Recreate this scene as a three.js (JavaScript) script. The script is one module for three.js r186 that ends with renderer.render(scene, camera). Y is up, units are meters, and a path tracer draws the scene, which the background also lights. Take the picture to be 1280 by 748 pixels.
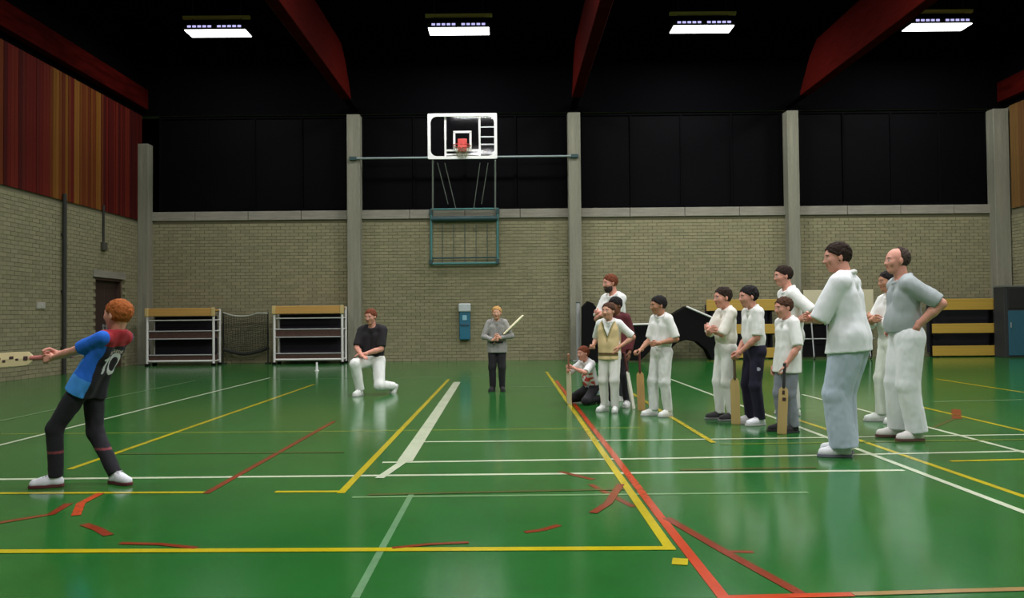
import * as THREE from 'three';
import { RoundedBoxGeometry } from 'three/addons/geometries/RoundedBoxGeometry.js';
import { mergeGeometries } from 'three/addons/utils/BufferGeometryUtils.js';
import { ImprovedNoise } from 'three/addons/math/ImprovedNoise.js';
import { RectAreaLightUniformsLib } from 'three/addons/lights/RectAreaLightUniformsLib.js';

// ------------------------------------------------------------------ camera, light, exposure
const IW = 1280, IH = 748, FOCAL = 1000, EYE = 1.2;
const scene = new THREE.Scene();
scene.background = new THREE.Color(0x000000);
const camera = new THREE.PerspectiveCamera(2 * Math.atan(IH / 2 / FOCAL) * 180 / Math.PI, IW / IH, 0.05, 200);
camera.position.set(0, EYE, 0);
camera.rotation.order = 'YXZ';
camera.rotation.set(Math.atan(23 / FOCAL), -Math.atan(4 / FOCAL), -0.010);
camera.updateMatrixWorld(true); camera.updateProjectionMatrix();
const renderer = new THREE.WebGLRenderer({ antialias: true });
renderer.toneMapping = THREE.LinearToneMapping;
renderer.toneMappingExposure = 1.12;
renderer.shadowMap.enabled = true;
RectAreaLightUniformsLib.init();
const LAMP_RADIANCE = 112;                                   // light given off by each luminaire (all the hall's light)
const LAMP_COLOUR = new THREE.Color().setRGB(1.0, 0.985, 1.0);
const LAMP_Z = [-19.85, -13.6, -7.4, -1.2];            // rows of luminaires
const LAMP_Y = 8.36;
const LAMP_ROW = [0.8, 1.0, 1.05, 1.0], LAMP_COLUMN = [0.55, 1.0, 1.1, 0.95];   // older tubes over the boarded end are dimmer

// ------------------------------------------------------------------ helpers
const V = (x, y, z) => new THREE.Vector3(x, y, z);
const R = d => d * Math.PI / 180;
function ray(px, py) { return V(px / IW * 2 - 1, 1 - py / IH * 2, 0.5).unproject(camera).sub(camera.position).normalize(); }
function onFloor(px, py) { const r = ray(px, py); return camera.position.clone().addScaledVector(r, -EYE / r.y); }
function onZ(px, py, z) { const r = ray(px, py); return camera.position.clone().addScaledVector(r, z / r.z); }
function onX(px, py, x) { const r = ray(px, py); return camera.position.clone().addScaledVector(r, x / r.x); }
let seed = 7;
function rnd() { seed = (seed * 1664525 + 1013904223) >>> 0; return seed / 4294967296; }
const used = {};
function numbered(n) { const k = used[n] = (used[n] ?? -1) + 1; return k ? `${n}_${String(k).padStart(3, '0')}` : n; }
function tag(o, label, category, group, kind) {
  o.userData.label = label; if (category) o.userData.category = category;
  if (group) o.userData.group = group; if (kind) o.userData.kind = kind; return o;
}
function shade(o) { o.traverse(c => { if (c.isMesh) { c.castShadow = true; c.receiveShadow = true; } }); return o; }
function thing(name, label, category, p = [0, 0, 0], turn = 0, group) {
  const o = new THREE.Group(); o.name = numbered(name); scene.add(o);
  o.position.set(...p); o.rotation.y = turn; return tag(o, label, category, group);
}
function obj(name, g, m, parent) {
  const o = new THREE.Mesh(Array.isArray(g) ? mergeGeometries(g.map(x => { x = x.index ? x.toNonIndexed() : x; for (const k of Object.keys(x.attributes)) if (!['position', 'normal', 'uv'].includes(k)) x.deleteAttribute(k); return x; })) : g, m);
  o.castShadow = o.receiveShadow = true;
  if (parent) { o.name = name; parent.add(o); } else { o.name = numbered(name); scene.add(o); }
  return o;
}
function bx(w, h, d, x = 0, y = 0, z = 0, r = 0) {
  const g = r ? new RoundedBoxGeometry(w, h, d, 2, r) : new THREE.BoxGeometry(w, h, d);
  return g.translate(x, y, z);
}
function tube(a, b, r, seg = 8, r2 = r) {
  a = Array.isArray(a) ? V(...a) : a; b = Array.isArray(b) ? V(...b) : b;
  const d = b.clone().sub(a), L = d.length();
  const g = new THREE.CylinderGeometry(r2, r, L, seg, 1).translate(0, L / 2, 0);
  g.applyQuaternion(new THREE.Quaternion().setFromUnitVectors(V(0, 1, 0), d.normalize()));
  return g.translate(a.x, a.y, a.z);
}
const lin = (r, g, b) => new THREE.Color().setRGB(r, g, b);
function mat(c, rough = 0.8, extra = {}) { return new THREE.MeshStandardMaterial({ color: c, roughness: rough, ...extra }); }
const perlin = new ImprovedNoise();
function noiseTex(n, fn, srgb = false) {
  const d = new Uint8Array(n * n * 4);
  for (let j = 0; j < n; j++) for (let i = 0; i < n; i++) {
    const c = fn(i / n, j / n), k = (j * n + i) * 4;
    for (let q = 0; q < 3; q++) d[k + q] = Math.max(0, Math.min(255, (Array.isArray(c) ? c[q] : c) * 255));
    d[k + 3] = 255;
  }
  const t = new THREE.DataTexture(d, n, n); t.wrapS = t.wrapT = THREE.RepeatWrapping;
  t.magFilter = THREE.LinearFilter; t.minFilter = THREE.LinearMipmapLinearFilter; t.generateMipmaps = true;
  if (srgb) t.colorSpace = THREE.SRGBColorSpace; t.needsUpdate = true; return t;
}
// periodic noise on the unit square
function pn(u, v, f, s = 0) {
  const a = u * f, b = v * f, w = t => t * t * (3 - 2 * t);
  const N = (x, y) => perlin.noise(x, y, s + 0.37);
  const mu = w(u), mv = w(v);
  return (N(a, b) * (1 - mu) + N(a - f, b) * mu) * (1 - mv) + (N(a, b - f) * (1 - mu) + N(a - f, b - f) * mu) * mv;
}

// ------------------------------------------------------------------ materials
const woodTex = noiseTex(256, (u, v) => { const g = 0.82 + 0.18 * pn(u, v * 0.12, 60, 3) + 0.12 * pn(u, v * 0.3, 18, 9); return [g, g, g]; }, true);
const softWood = noiseTex(128, (u, v) => { const g = 0.95 + 0.07 * pn(u * 0.1, v, 14, 3); return [g, g * 0.99, g * 0.96]; }, true);
const floorTex = noiseTex(512, (u, v) => { const g = 0.93 + 0.07 * pn(u, v, 6, 1) + 0.05 * pn(u, v, 24, 2) + 0.05 * pn(u, v, 90, 5); return [g, g, g]; }, true);
const floorRough = noiseTex(512, (u, v) => { const g = 0.5 + 0.05 * pn(u, v, 10, 11) + 0.04 * pn(u, v, 50, 12); return [g, g, g]; });
floorTex.repeat.set(0.35, 0.35); floorRough.repeat.set(0.5, 0.5);
const concTex = noiseTex(256, (u, v) => { const g = 0.88 + 0.1 * pn(u, v, 5, 21) + 0.1 * pn(u, v, 40, 22); return [g, g, g]; }, true);
const M = {
  floor: new THREE.MeshPhysicalMaterial({ color: lin(0.018, 0.132, 0.022), map: floorTex, roughness: 0.3, roughnessMap: floorRough, ior: 1.5 }),
  mortar: mat(lin(0.14, 0.13, 0.075), 0.95),
  concrete: mat(lin(0.27, 0.265, 0.195), 0.9, { map: concTex }),
  cap: mat(lin(0.29, 0.275, 0.215), 0.9, { map: concTex }),
  black: new THREE.MeshPhysicalMaterial({ color: lin(0.0025, 0.0025, 0.003), roughness: 1, specularIntensity: 0 }),
  frameDark: new THREE.MeshPhysicalMaterial({ color: lin(0.003, 0.003, 0.0035), roughness: 1, specularIntensity: 0.05 }),
  glassNight: new THREE.MeshPhysicalMaterial({ color: lin(0.0015, 0.0015, 0.002), roughness: 0.7, specularIntensity: 0.08 }),
  beam: new THREE.MeshPhysicalMaterial({ color: lin(0.062, 0.0045, 0.003), roughness: 1, specularIntensity: 0.03, map: woodTex }),
  white: mat(lin(0.72, 0.72, 0.7), 0.5),
  whitePaint: mat(lin(0.62, 0.62, 0.58), 0.4),
  steel: mat(lin(0.45, 0.47, 0.46), 0.35, { metalness: 0.6 }),
  greyPole: mat(lin(0.33, 0.34, 0.33), 0.5),
  teal: mat(lin(0.04, 0.16, 0.15), 0.5),
  tealDark: mat(lin(0.015, 0.05, 0.05), 0.6),
  orangeWood: mat(lin(0.52, 0.30, 0.075), 0.6, { map: softWood }),
  yellowWood: mat(lin(0.46, 0.30, 0.045), 0.55, { map: softWood }),
  brownBoard: mat(lin(0.10, 0.045, 0.03), 0.7, { map: woodTex }),
  darkCloth: new THREE.MeshPhysicalMaterial({ color: lin(0.007, 0.007, 0.007), roughness: 1, specularIntensity: 0.15, side: THREE.DoubleSide }),
  netBlack: mat(lin(0.015, 0.017, 0.012), 0.95),
  rope: mat(lin(0.40, 0.42, 0.36), 0.9),
  lineWhite: mat(lin(0.60, 0.67, 0.48), 0.5),
  lineFaint: mat(lin(0.16, 0.31, 0.13), 0.5),
  chalk: mat(lin(0.14, 0.29, 0.14), 0.6),
  lineYellow: mat(lin(0.52, 0.42, 0.008), 0.5),
  lineYellowFaint: mat(lin(0.17, 0.26, 0.03), 0.5),
  lineRed: mat(lin(0.52, 0.055, 0.012), 0.5),
  lineRedDull: mat(lin(0.24, 0.035, 0.012), 0.5),
  lineRedFaint: mat(lin(0.08, 0.10, 0.02), 0.5),
  lineTan: mat(lin(0.34, 0.22, 0.08), 0.5),
};

// ------------------------------------------------------------------ the hall
const D = 22.3, WZ = -D, LX = -10.22, RX = 13.95, ZF = 4.5, TOP = 9.3;
const BRICK_TOP = 3.98, CAP_TOP = 4.23, WOOD_TOP = 6.93;
const bz = [0.24, 0.082, 0.02];
const brickTones = [0.95, 1.0, 1.07, 0.89, 1.03].map((k, i) => mat(lin(0.215 * k, 0.202 * k * (i % 2 ? 1.01 : 0.99), 0.112 * k), 0.95));
// a wall of bricks laid in stretcher bond: the pieces that show largest as single parts, the rest together
function brickwork(wall, along, skip, toWorld, single) {
  const [u0, u1] = along, g = new THREE.BoxGeometry(...bz), list = [];
  const n = Math.floor(BRICK_TOP / 0.0905);
  for (let j = 0; j < n; j++) for (let i = 0; ; i++) {
    const u = u0 + (i + (j % 2 ? 0.5 : 0)) * 0.25 + 0.125; if (u > u1 - 0.1) break;
    const y = j * 0.0905 + 0.045; if (skip && skip(u, y)) continue;
    list.push([u, y, rnd()]);
  }
  const pick = new Set(single ? list.filter(b => single(b) < 1e6).sort((a, b) => single(a) - single(b)).slice(0, 300) : []);
  const rest = list.filter(b => !pick.has(b));
  for (const b of pick) { const o = obj('brick', g, brickTones[Math.floor(b[2] * 5)], wall); toWorld(o, b[0], b[1], b[2]); }
  const im = new THREE.InstancedMesh(g, mat(lin(1, 1, 1), 0.92), rest.length), o = new THREE.Object3D();
  rest.forEach((b, i) => { o.position.set(0, 0, 0); o.rotation.set(0, 0, 0); toWorld(o, b[0], b[1], b[2]); o.updateMatrix(); im.setMatrixAt(i, o.matrix); im.setColorAt(i, brickTones[Math.floor(b[2] * 5)].color); });
  im.name = 'brickwork'; im.userData.kind = 'stuff'; im.castShadow = im.receiveShadow = true; wall.add(im);
}
// floor
const floorGeo = bx(RX - LX + 0.8, 0.2, ZF + D + 0.8, (RX + LX) / 2, -0.1, (ZF - D) / 2);
{ const p = floorGeo.attributes.position, uv = floorGeo.attributes.uv; for (let i = 0; i < p.count; i++) uv.setXY(i, p.getX(i), p.getZ(i)); }
const floor = tag(obj('floor', floorGeo, M.floor), 'glossy green sports hall floor with coloured court lines', 'floor', null, 'structure');
// ceiling
tag(obj('ceiling', bx(RX - LX + 0.8, 0.2, ZF + D + 0.8, (RX + LX) / 2, TOP + 0.1, (ZF - D) / 2), M.black), 'black unlit ceiling high above the hall', 'ceiling', null, 'structure');
// back wall
const wallBack = tag(obj('wall_back', [bx(RX - LX + 0.6, BRICK_TOP, 0.3, (RX + LX) / 2, BRICK_TOP / 2, WZ - 0.16), bx(RX - LX + 0.6, TOP - WOOD_TOP, 0.3, (RX + LX) / 2, (TOP + WOOD_TOP) / 2, WZ - 0.16)], M.mortar), 'low olive brick wall behind the players with dark glazing above', 'wall', null, 'structure');
obj('fascia', bx(RX - LX, TOP - WOOD_TOP, 0.02, (RX + LX) / 2, (TOP + WOOD_TOP) / 2, WZ + 0.0), M.black, wallBack);
brickwork(wallBack, [LX, RX], null, (o, u, y, t) => o.position.set(u, y, WZ - 0.002 + (t - 0.5) * 0.003), b => Math.hypot(b[0] - 0.2, (b[1] - 2.6) * 1.2) < 9 ? Math.hypot(b[0] + 0.5, b[1] - 2.4) : 1e9);
for (let i = 0; i < 4; i++) {
  const c = [178, 443, 719, 992, 1258];
  const x0 = onZ(c[i], 268, WZ).x, x1 = onZ(c[i + 1], 262, WZ).x;
  const n = 4; for (let k = 0; k < n; k++) obj('coping_stone', bx((x1 - x0) / n - 0.012, CAP_TOP - BRICK_TOP, 0.34, x0 + (k + 0.5) * (x1 - x0) / n, (CAP_TOP + BRICK_TOP) / 2, WZ - 0.12, 0.012), M.cap, wallBack);
}
// concrete columns
const colX = [];
[[443, 300, 0.36], [719, 300, 0.34], [992, 300, 0.32]].forEach(([px, py, w], i) => {
  const x = onZ(px, py, WZ + 0.2).x; colX.push(x);
  tag(obj('concrete_column', bx(w, 6.86, 0.4, x, 3.43, WZ + 0.1, 0.015), M.concrete), ['slim concrete column beside the white storage rack with the kneeling man', 'slim concrete column between the basketball goal and the bearded man', 'slim concrete column behind the row of boys in white'][i], 'column', null, 'structure');
});
tag(obj('concrete_column', bx(0.3, 6.1, 0.3, LX + 0.16, 3.05, WZ + 0.14, 0.015), M.concrete), 'concrete corner column where the wood panelled wall meets the glazing', 'column', null, 'structure');
tag(obj('concrete_column', bx(0.42, 6.86, 0.4, onZ(1252, 300, WZ + 0.2).x, 3.43, WZ + 0.1, 0.015), M.concrete), 'concrete column above the dark cabinet and the three yellow benches', 'column', null, 'structure');
// glazing: dark windows at night
{
  const xs = [LX + 0.3, ...colX, onZ(1252, 300, WZ + 0.2).x];
  for (let i = 0; i < 4; i++) {
    const x0 = xs[i] + 0.17, x1 = xs[i + 1] - 0.17, w = new THREE.Group(); w.name = `window_${i + 1}`; scene.add(w);
    tag(w, ['black night window above the two white racks', 'black night window behind the basketball goal', 'black night window above the boys standing in a group', 'black night window above the three yellow benches'][i], 'window', null, 'structure');
    const H0 = CAP_TOP, H1 = WOOD_TOP, n = 4;
    obj('window_frame', [bx(x1 - x0, 0.08, 0.1, (x0 + x1) / 2, H0 + 0.04, WZ - 0.1), bx(x1 - x0, 0.08, 0.1, (x0 + x1) / 2, H1 - 0.04, WZ - 0.1)], M.frameDark, w);
    for (let k = 0; k <= n; k++) obj('mullion', bx(0.06, H1 - H0 - 0.16, 0.1, x0 + 0.03 + (x1 - x0 - 0.06) * k / n, (H0 + H1) / 2, WZ - 0.1), M.frameDark, w);
    for (let k = 0; k < n; k++) obj('pane', bx((x1 - x0) / n - 0.06, H1 - H0 - 0.16, 0.02, x0 + (x1 - x0) * (k + 0.5) / n, (H0 + H1) / 2, WZ - 0.1), M.glassNight, w);
  }
}
// left wall, brick below and upright boards above, with a doorway
const dz0 = onX(119, 400, LX).z, dz1 = onX(152, 400, LX).z, DOOR_H = 2.3;
const lenZ = ZF + D;
const wallLeft = tag(obj('wall_left', [
  bx(0.3, BRICK_TOP + 0.1, ZF - dz0, LX - 0.16, (BRICK_TOP + 0.1) / 2, (ZF + dz0) / 2),
  bx(0.3, BRICK_TOP + 0.1, dz1 - WZ, LX - 0.16, (BRICK_TOP + 0.1) / 2, (dz1 + WZ) / 2),
  bx(0.3, BRICK_TOP + 0.1 - DOOR_H, dz0 - dz1, LX - 0.16, (BRICK_TOP + 0.1 + DOOR_H) / 2, (dz0 + dz1) / 2),
  bx(0.3, TOP - BRICK_TOP - 0.1, lenZ, LX - 0.16, (TOP + BRICK_TOP + 0.1) / 2, (ZF + WZ) / 2)], M.mortar),
  'end wall of olive brick with red and orange upright boards above', 'wall', null, 'structure');
brickwork(wallLeft, [0.0, D], (u, y) => { const z = u + WZ; return y < DOOR_H + 0.18 && z < dz0 + 0.12 && z > dz1 - 0.12; },
  (o, u, y, t) => { o.position.set(LX + 0.002 + (t - 0.5) * 0.003, y, WZ + u); o.rotation.y = Math.PI / 2; },
  b => { const z = b[0] + WZ; return z > -15.85 ? 1e9 : Math.hypot(z, b[1] - 2.6); });
obj('upper_panel', bx(0.03, TOP - WOOD_TOP, lenZ, LX + 0.0, (TOP + WOOD_TOP) / 2, (ZF + WZ) / 2), M.black, wallLeft);
obj('lintel', bx(0.06, 0.17, dz0 - dz1 + 0.3, LX + 0.01, DOOR_H + 0.09, (dz0 + dz1) / 2), M.cap, wallLeft);
{ // boards
  const boardG = {}, pal = [];
  const tone = (r, g, b) => new THREE.MeshPhysicalMaterial({ color: lin(r, g, b), roughness: 0.9, specularIntensity: 0.25, map: woodTex });
  const reds = [tone(0.15, 0.012, 0.007), tone(0.10, 0.008, 0.005), tone(0.18, 0.019, 0.009), tone(0.13, 0.014, 0.008), tone(0.075, 0.007, 0.005)];
  const oranges = [tone(0.21, 0.06, 0.010), tone(0.26, 0.10, 0.013), tone(0.18, 0.038, 0.009), tone(0.30, 0.12, 0.02), tone(0.15, 0.028, 0.008)];
  const w = 0.125, y0 = BRICK_TOP + 0.01;
  const g = [0.016, 0.022, 0.028].map(t => bx(t, WOOD_TOP - y0, w - 0.012, 0, 0, 0));
  const N = Math.floor((lenZ) / w);
  for (let k = 0; k < N; k++) {
    const z = WZ + 0.02 + (k + 0.5) * w; if (z > ZF - 0.1) break;
    const px = 636 + 1000 * LX / -z;                                  // which stretch of boards
    const p = perlin.noise(k * 0.16, 3.3, 1.7) + (rnd() - 0.5) * 0.9 + (px > 128 ? -0.9 : px > 62 ? 0.45 : px > 18 ? -0.2 : 0.25);
    const m = p > 0.12 ? oranges[Math.floor(rnd() * 5)] : reds[Math.floor(rnd() * 5)];
    const o = obj('board', g[Math.floor(rnd() * 3)], m, wallLeft); o.position.set(LX + 0.012, (WOOD_TOP + y0) / 2, z);
  }
}
{ // door leaf
  const d = new THREE.Group(); d.name = 'door_1'; scene.add(d); tag(d, 'dark brown door in the brick end wall behind the batter', 'door', null, 'structure');
  const zc = (dz0 + dz1) / 2, ww = dz0 - dz1, dark = mat(lin(0.03, 0.014, 0.010), 0.6), fr = mat(lin(0.05, 0.025, 0.015), 0.6);
  for (const s of [-1, 1]) { const l = obj('door_leaf', bx(0.05, DOOR_H - 0.08, ww / 2 - 0.05, LX - 0.14, (DOOR_H - 0.08) / 2 + 0.01, zc + s * (ww / 4 - 0.02), 0.006), dark, d); obj('door_handle', [bx(0.03, 0.16, 0.04, LX - 0.1, 1.05, zc + s * 0.08), tube([LX - 0.1, 1.08, zc + s * 0.08], [LX - 0.06, 1.08, zc + s * 0.08], 0.01), tube([LX - 0.06, 1.08, zc + s * 0.06], [LX - 0.06, 1.08, zc + s * 0.2], 0.01)], M.steel, l); }
  obj('door_frame', [bx(0.16, DOOR_H, 0.05, LX - 0.09, DOOR_H / 2, dz0 - 0.025), bx(0.16, DOOR_H, 0.05, LX - 0.09, DOOR_H / 2, dz1 + 0.025), bx(0.16, 0.06, ww, LX - 0.09, DOOR_H - 0.03, zc)], fr, d);
}
// right wall and the wall behind the camera
const wallRight = tag(obj('wall_right', bx(0.3, TOP, lenZ, RX + 0.16, TOP / 2, (ZF + WZ) / 2), M.mortar), 'brick end wall with upright orange boards above', 'wall', null, 'structure');
brickwork(wallRight, [0.0, D], null, (o, u, y, t) => { o.position.set(RX - 0.002, y, WZ + u); o.rotation.y = Math.PI / 2; }, null);
obj('upper_panel', bx(0.03, TOP - WOOD_TOP, lenZ, RX, (TOP + WOOD_TOP) / 2, (ZF + WZ) / 2), M.black, wallRight);
{
  const g = bx(0.022, WOOD_TOP - BRICK_TOP - 0.1, 0.113), ms = [mat(lin(0.26, 0.13, 0.03), 0.6, { map: woodTex }), mat(lin(0.20, 0.085, 0.02), 0.6, { map: woodTex })];
  for (let k = 0; k < 210; k++) { const o = obj('board', g, ms[k * 7 % 5 % 2], wallRight); o.position.set(RX - 0.012, (WOOD_TOP + BRICK_TOP + 0.1) / 2, WZ + 0.36 + k * 0.125); }
}
tag(obj('wall_front', bx(RX - LX + 0.6, TOP, 0.3, (RX + LX) / 2, TOP / 2, ZF + 0.15), M.mortar), 'plain wall behind the camera', 'wall', null, 'structure');
// laminated roof beams, one above each column, and along the end walls
{
  const prof = (x, label) => {
    const s = new THREE.Shape(); // z along, y up: soffit rises at the bearing
    const z0 = WZ + 0.05, z1 = ZF - 0.05, b = 7.02, t = 8.15;
    s.moveTo(-(z0 + 1.2), b); s.lineTo(-z1, b); s.lineTo(-z1, t); s.lineTo(-(z0 + 2.4), t - 0.05); s.lineTo(-(z0 + 1.9), b + 0.8); s.lineTo(-(z0 + 1.2), b + 0.08);
    const g = new THREE.ExtrudeGeometry(s, { depth: 0.24, bevelEnabled: true, bevelSize: 0.01, bevelThickness: 0.01, bevelSegments: 1 });
    g.rotateY(Math.PI / 2).translate(x - 0.12, 0, 0);
    const uv = g.attributes.uv, p = g.attributes.position; for (let i = 0; i < p.count; i++) uv.setXY(i, p.getY(i) * 2.2, p.getZ(i) * 0.5);
    tag(obj('roof_beam', g, M.beam), label, 'beam', null, 'structure');
  };
  tag(obj('roof_beam', bx(0.2, 0.55, lenZ - 0.2, LX + 0.13, 7.36, (ZF + WZ) / 2, 0.01), M.beam), 'shallow red timber wall plate along the top of the boarded end wall', 'beam', null, 'structure');
  prof(colX[0], 'red laminated roof beam above the column near the kneeling man');
  prof(colX[1], 'red laminated roof beam above the column right of the basketball goal');
  prof(colX[2], 'red laminated roof beam above the column behind the row of boys');
  tag(obj('roof_beam', bx(0.2, 0.55, lenZ - 0.2, RX - 0.13, 7.36, (ZF + WZ) / 2, 0.01), M.beam), 'shallow red timber wall plate along the end wall beyond the cabinet', 'beam', null, 'structure');
  colX.forEach(x => tag(obj('beam_bracket', bx(0.2, 0.14, 1.5, x, 7.09, WZ + 0.72, 0.01), M.black), 'black steel bracket carrying a red beam on its concrete column', 'bracket', 'beam brackets', 'structure'));
}
// ------------------------------------------------------------------ luminaires
{
  const cx = [273, 574, 877, 1171].map(p => onZ(p, 38, -19.85).x);
  const glow = new THREE.MeshStandardMaterial({ color: 0xffffff, emissive: LAMP_COLOUR, emissiveIntensity: 4.0, roughness: 0.5 });
  const slotGlow = new THREE.MeshStandardMaterial({ color: 0xffffff, emissive: lin(0.55, 0.5, 1.0), emissiveIntensity: 0.9, roughness: 0.5 });
  const housing = mat(lin(0.012, 0.012, 0.013), 0.6), rail = mat(lin(0.5, 0.33, 0.10), 0.6);
  const gb = bx(1.56, 0.1, 0.56, 0, 0.07, 0, 0.02), gd = bx(1.5, 0.02, 0.5, 0, 0.008, 0, 0.006);
  const gs = bx(0.085, 0.05, 0.012), gr = bx(1.66, 0.07, 0.09, 0, 0.36, 0.12), gh = [-0.6, 0.6].map(x => tube([x, 0.1, 0.12], [x, TOP - LAMP_Y, 0.12], 0.012));
  const names = ['hanging strip light above the two white storage racks', 'hanging strip light above the basketball backboard', 'hanging strip light above the bearded man and boys', 'hanging strip light above the three yellow benches'];
  LAMP_Z.forEach((z, r) => cx.forEach((x, i) => {
    const t = thing('ceiling_light', r ? `strip light in the ${['', 'second', 'third', 'fourth'][r]} row from the glazing, in line with the ${['white racks', 'basketball goal', 'bearded man', 'yellow benches'][i]}` : names[i], 'light', [x, LAMP_Y, z], 0, r ? `strip lights of the ${['', 'second', 'third', 'fourth'][r]} row` : 'strip lights nearest the glazing');
    obj('housing', gb, housing, t); obj('diffuser', gd, glow, t);
    gh.forEach(g => obj('hanger', g, housing, t)); obj('mounting_rail', gr, rail, t);
    for (let k = 0; k < 10; k++) { const s = obj('vent_slot', gs, slotGlow, t); s.position.set(-0.62 + k * 0.125 + (k > 4 ? 0.11 : 0), 0.085, 0.281); }
    const l = new THREE.RectAreaLight(LAMP_COLOUR, LAMP_RADIANCE * LAMP_ROW[r] * LAMP_COLUMN[i], 1.5, 0.5);
    l.position.set(0, -0.012, 0); l.rotation.x = -Math.PI / 2; l.name = 'lamp_light'; l.castShadow = true; t.add(l);
  }));
}
// ------------------------------------------------------------------ floor markings
{
  let lay = 0;
  const strip = (pts, w, m, name = 'court_line') => {
    const P = pts.map(p => onFloor(p[0], p[1])), pos = [], idx = [], uv = [], nor = [];
    const y = 0.0012 + (lay++ % 9) * 0.0003;
    P.forEach((p, i) => {
      const a = P[Math.max(0, i - 1)], b = P[Math.min(P.length - 1, i + 1)];
      const d = b.clone().sub(a).setY(0).normalize(), n = V(-d.z, 0, d.x).multiplyScalar(w / 2);
      for (const s of [-1, 1]) { pos.push(p.x + s * n.x, y, p.z + s * n.z); uv.push(p.x + s * n.x, p.z + s * n.z); nor.push(0, 1, 0); }
      if (i) { const k = i * 2; idx.push(k - 2, k - 1, k, k - 1, k + 1, k); }
    });
    const g = new THREE.BufferGeometry(); g.setAttribute('position', new THREE.Float32BufferAttribute(pos, 3)); g.setAttribute('uv', new THREE.Float32BufferAttribute(uv, 2)); g.setAttribute('normal', new THREE.Float32BufferAttribute(nor, 3)); 
    // face up
    const A = V(pos[0], pos[1], pos[2]), B = V(pos[3], pos[4], pos[5]), C = V(pos[6], pos[7], pos[8]);
    if (B.sub(A).cross(C.sub(A)).y < 0) for (let i = 0; i < idx.length; i += 3) [idx[i], idx[i + 1]] = [idx[i + 1], idx[i]];
    g.setIndex(idx);
    return obj(name, g, m, floor);
  };
  for (const m of Object.keys(M)) if (m.startsWith('line') || m === 'chalk') { M[m].map = floorTex; M[m].roughnessMap = floorRough; M[m].roughness = 0.3; }
  // pale, broken and worn lines first
  strip([[0, 543], [430, 539.5], [800, 535]], 0.06, M.lineYellowFaint);
  strip([[440, 622], [1010, 616]], 0.045, M.lineFaint);
  strip([[1168, 502.5], [1280, 500]], 0.07, M.lineFaint);
  strip([[330, 475], [640, 470], [700, 484]].slice(0, 2), 0.05, M.lineFaint);
  strip([[640, 484], [730, 483]], 0.07, M.lineFaint);
  strip([[900, 556], [1280, 550]], 0.05, M.lineYellowFaint);
  strip([[460, 619], [780, 612]], 0.05, M.lineRedFaint);
  strip([[150, 568], [430, 566]], 0.05, M.lineRedFaint);
  strip([[850, 588], [1020, 585]], 0.07, M.lineRedFaint);
  // white
  strip([[-40, 600], [1130, 588.3]], 0.06, M.lineWhite);
  strip([[478, 578.5], [840, 573.3], [1290, 564.2]], 0.06, M.lineWhite);
  strip([[524, 552.8], [820, 550.5], [1290, 543.5]], 0.055, M.lineWhite);
  strip([[836, 473.5], [1035.6, 548], [1290, 644.5]], 0.055, M.lineWhite);
  strip([[1003, 493.5], [1290, 568.5]], 0.055, M.lineWhite);
  strip([[-20, 562], [220, 502], [338, 472.5]], 0.055, M.lineWhite);
  strip([[-20, 531], [144, 496.5], [245, 476]], 0.055, M.lineFaint);
  strip([[474, 598.5], [506, 576.5]], 0.07, M.lineWhite);
  strip([[506, 577.5], [571.5, 478]], 0.13, M.lineWhite);
  strip([[515, 617], [480, 681], [444, 748]], 0.038, M.chalk);
  // yellow
  strip([[87, 587], [392, 481]], 0.055, M.lineYellow);
  strip([[426, 617], [561, 474.5]], 0.055, M.lineYellow);
  strip([[-20, 617.2], [256, 616]], 0.055, M.lineYellow);
  strip([[344, 615.4], [430, 615]], 0.055, M.lineYellow);
  strip([[837, 686], [683, 465]], 0.055, M.lineYellow);
  strip([[-30, 690.3], [844, 686]], 0.065, M.lineYellow);
  strip([[850.5, 699], [849.5, 707]], 0.075, M.lineYellow, 'tape_mark');
  strip([[770, 480], [892, 554]], 0.055, M.lineYellow);
  strip([[985, 521], [1080, 552.5], [1290, 624.5]], 0.055, M.lineYellow);
  strip([[1100, 497], [1290, 541.5]], 0.055, M.lineYellow);
  strip([[1170, 474], [1290, 492.5]], 0.06, M.lineYellow);
  strip([[1188, 577], [1290, 574.5]], 0.055, M.lineYellow);
  // red
  strip([[695, 476], [760, 560], [824.5, 645.5], [908, 752]], 0.055, M.lineRed);
  strip([[833, 648], [900, 687], [1008, 747]], 0.055, M.lineRedDull);
  strip([[905, 748], [1066, 744]], 0.05, M.lineRed);
  strip([[1066, 743.5], [1290, 737]], 0.045, M.lineTan);
  strip([[741, 642], [760, 630], [776, 606]], 0.055, M.lineRedDull, 'tape_mark');
  strip([[738, 606], [792, 634]], 0.045, M.lineRedDull, 'tape_mark');
  strip([[700, 590], [742, 600]], 0.05, M.lineRedDull, 'tape_mark');
  strip([[656, 666], [678, 663], [699, 657]], 0.045, M.lineRedDull, 'tape_mark');
  strip([[257, 617.5], [418, 527]], 0.05, M.lineRedDull);
  strip([[-20, 657], [0, 654], [64, 643.5], [86, 630]], 0.055, M.lineRedDull);
  strip([[95, 645], [101, 630], [126, 617]], 0.055, M.lineRed, 'tape_mark');
  strip([[105, 656], [122, 662], [136, 670]], 0.055, M.lineRedDull, 'tape_mark');
  strip([[150, 680], [200, 681], [246, 686]], 0.04, M.lineRedDull, 'tape_mark');
  strip([[490, 686], [540, 681], [586, 679]], 0.035, M.lineRedDull, 'tape_mark');
  strip([[910, 690], [942, 690.5]], 0.04, M.lineRedDull, 'tape_mark');
  strip([[1195, 512], [1196, 524]], 0.1, M.lineRedDull, 'tape_mark');
  strip([[1162, 537], [1192, 524]], 0.05, M.lineRedFaint, 'tape_mark');
}

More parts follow.
